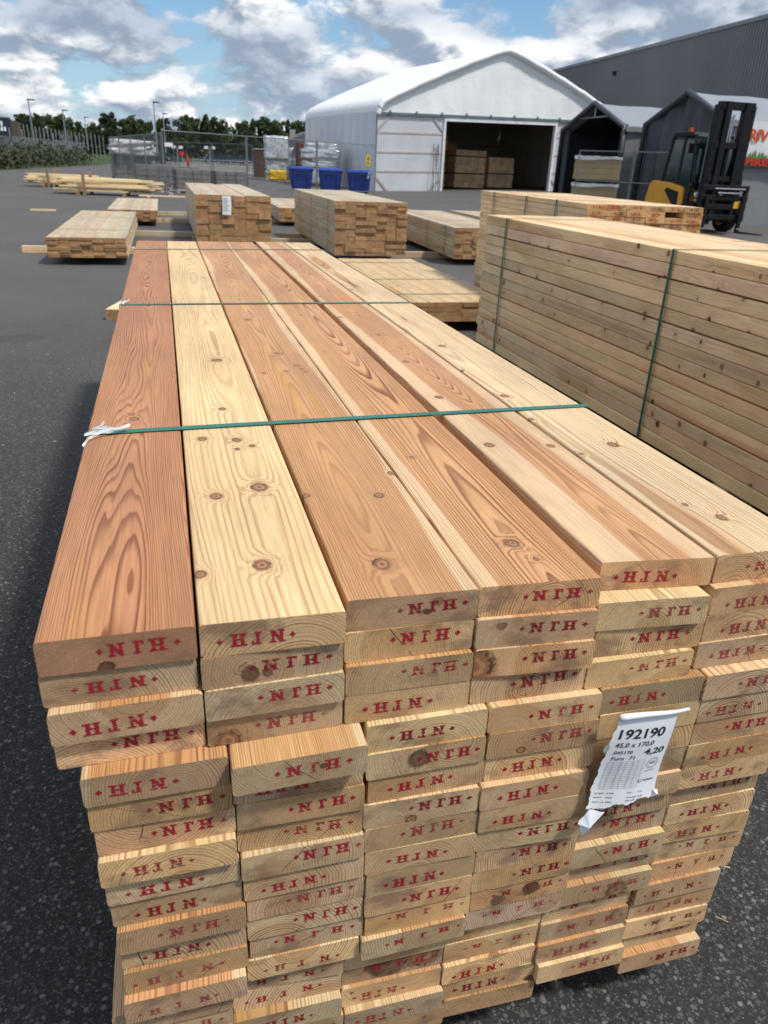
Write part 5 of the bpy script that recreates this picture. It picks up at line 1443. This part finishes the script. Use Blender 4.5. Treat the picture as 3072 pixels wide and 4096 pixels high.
# second, longer fence row of tall posts farther back
t = thing('tall_post_fence', 'row of tall thin fence posts before the far trees', 'fence', (px_at(90, 590, 120).x, px_at(90, 590, 120).y, 0))
for i in range(22):
    P = px_at(90 + i * 15.5, 590, 120 + i * 3)
    MB().tube([(P.x - t.location.x, P.y - t.location.y, 0), (P.x - t.location.x, P.y - t.location.y, 4.2)], .07, 5).build('post', STEEL, t)
# dark shop building at the far left edge
P = px_at(38, 470, 112)
bd = thing('dark_shop_building', 'dark shop building with white sign letters at the far left edge', 'building', (P.x, P.y, 0), radians(8))
NAVY = simple('dark navy cladding', (0.022, 0.026, 0.042), 0.5)
MB().box(-30, 0, 0, 14, 1.5, P.z - .0).build('wall', NAVY, bd)
MB().box(-30, -.05, .05, 14, -.1, 1.5).build('plinth', simple('dull red plinth', (0.16, 0.05, 0.05), 0.8), bd)
MB().box(.002, .9, .5, 14, -.1, P.z - .35).build('side_wing', simple('brown side', (0.09, 0.075, 0.06), 0.7), bd)
for k in range(4):
    MB().box(-1.6 + k * .36 - .6, -1.6 + k * .36 - .36, -.06, -.005, P.z - .95, P.z - .50 + .06 * (k % 2)).build('sign_letter', PAPER, bd)
for k in range(6):
    MB().box(-2.4 + k * .32, -2.4 + k * .32 + .22, -.06, -.005, P.z - 1.5, P.z - 1.05).build('sign_letter', PAPER, bd)
MB().box(-3.2, -1.2, -.03, -.003, 2.7, 3.4).build('window', GLASS, bd)
# parked cars far behind
CARG = [simple('car paint black', (0.015, 0.016, 0.02), 0.2, 0.6), simple('car paint graphite', (0.05, 0.053, 0.06), 0.2, 0.6), simple('car paint blue', (0.02, 0.035, 0.08), 0.2, 0.6)]
def car(label, sx, D, paint, rz):
    P = px_at(sx, 620, D)
    t = thing('parked_car', label, 'car', (P.x, P.y, 0), rz, 'cars parked beyond the yard')
    low = [(-2.15, .38), (-2.2, .75), (-2.0, .98), (-1.2, 1.04), (.95, 1.02), (1.9, .88), (2.15, .65), (2.12, .36)]
    MB().prism(low, 'y', -.88, .88).build('body', paint, t, bevel=.06)
    MB().prism([(-1.95, .98), (-1.5, 1.44), (-.2, 1.5), (.35, 1.42), (1.15, 1.0)], 'y', -.74, .74).build('cabin', GLASS, t, bevel=.04)
    MB().prism([(-1.5, 1.43), (-.2, 1.485), (.35, 1.41), (.3, 1.47), (-.2, 1.54), (-1.45, 1.49)], 'y', -.70, .70).build('roof', paint, t)
    for x_ in (-1.35, 1.35):
        for y_ in (-.8, .8):
            w_ = MB().tube([(x_, y_ - .11, .33), (x_, y_ + .11, .33)], .33, 14).build('wheel', RUB, t)
            MB().tube([(x_, y_ - .115, .33), (x_, y_ + .115, .33)], .2, 10).build('rim', STEEL, w_)
    for y_ in (-.6, .6):
        MB().box(2.05, 2.17, y_ - .18, y_ + .18, .62, .78).build('headlight', simple('headlight glass', (0.75, 0.77, 0.8), 0.15), t)
    return t
for k, (sx, D, pi_, a, lb) in enumerate(((610, 122, 0, 6, 'black parked car behind the tarpaulin-covered stone pallet'), (668, 126, 1, 3, 'graphite parked car right of the black one behind the left fence'), (862, 150, 2, 2, 'dark blue parked car left in the far row behind the guard rail'), (905, 150, 0, -2, 'black parked car second in the far row behind the guard rail'), (948, 150, 1, 3, 'graphite parked car third in the far row behind the guard rail'), (992, 151, 0, 0, 'black parked car right in the far row behind the guard rail'))):
    car(lb, sx, D, CARG[pi_], radians(a))
A0, B0 = px_at(770, 640, 118), px_at(1040, 645, 118)
t = thing('guard_rail', 'low pale guard rail in front of the far parked cars', 'guard rail', (A0.x, A0.y, 0))
for z in (.45, .8):
    MB().tube([(0, 0, z), (B0.x - A0.x, B0.y - A0.y, z)], .05, 6).build('rail', STEEL, t)
for i in range(10):
    f_ = i / 9
    MB().tube([((B0.x - A0.x) * f_, (B0.y - A0.y) * f_, 0), ((B0.x - A0.x) * f_, (B0.y - A0.y) * f_, .9)], .05, 6).build('post', STEEL, t)
A1, B1 = px_at(690, 640, 92), px_at(1035, 648, 92)
kb = tag(MB().poly([(A1.x, A1.y, 0), (B1.x, B1.y, 0), (B1.x, B1.y, .55), (A1.x, A1.y, .55)]).build('concrete_kerb', CONC, fix=False), 'long low pale concrete barrier behind the distant fence', 'barrier')
sd = kb.modifiers.new('thick', 'SOLIDIFY'); sd.thickness = .5
P = px_at(729, 630, 88)
t = thing('red_marker_post', 'small red flag box on a pole behind the distant fence', 'marker', (P.x, P.y, 0))
RED = simple('signal red', (0.5, 0.02, 0.03), 0.5)
MB().box(-.25, .25, -.05, .05, 1.25, 1.65).build('flag', RED, t, bevel=.02)
MB().tube([(.0, 0, 0), (0, 0, 1.3)], .04, 6).build('pole', STEEL, t)
P = px_at(752, 640, 88)
t = thing('red_hydrant', 'pinkish red upright marker right of the red flag box', 'marker', (P.x, P.y, 0))
MB().tube([(0, 0, 0), (0, 0, .7), (0, 0, .95), (0, 0, 1.3)], .16, 10, 0, .06).build('body', RED, t, smooth=True)
MB().tube([(-.2, 0, .8), (.2, 0, .8)], .06, 8).build('arm', RED, t)
for k, (sx, sy, lb) in enumerate(((708, 590, 'twin-headed yard spotlight post left of the gap'), (838, 592, 'twin-headed yard spotlight post right of the gap'))):
    P = px_at(sx, sy, 74)
    t = thing('spotlight_post', lb, 'lamp post', (P.x, P.y, 0), 0, 'low spotlight posts behind the fence')
    MB().tube([(0, 0, 0), (0, 0, P.z)], .06, 6).build('pole', STEEL, t)
    for s_ in (-.3, .3):
        MB().box(s_ - .17, s_ + .17, -.1, .1, P.z - .1, P.z + .12).build('lamp_head', WHITEM, t, bevel=.03)
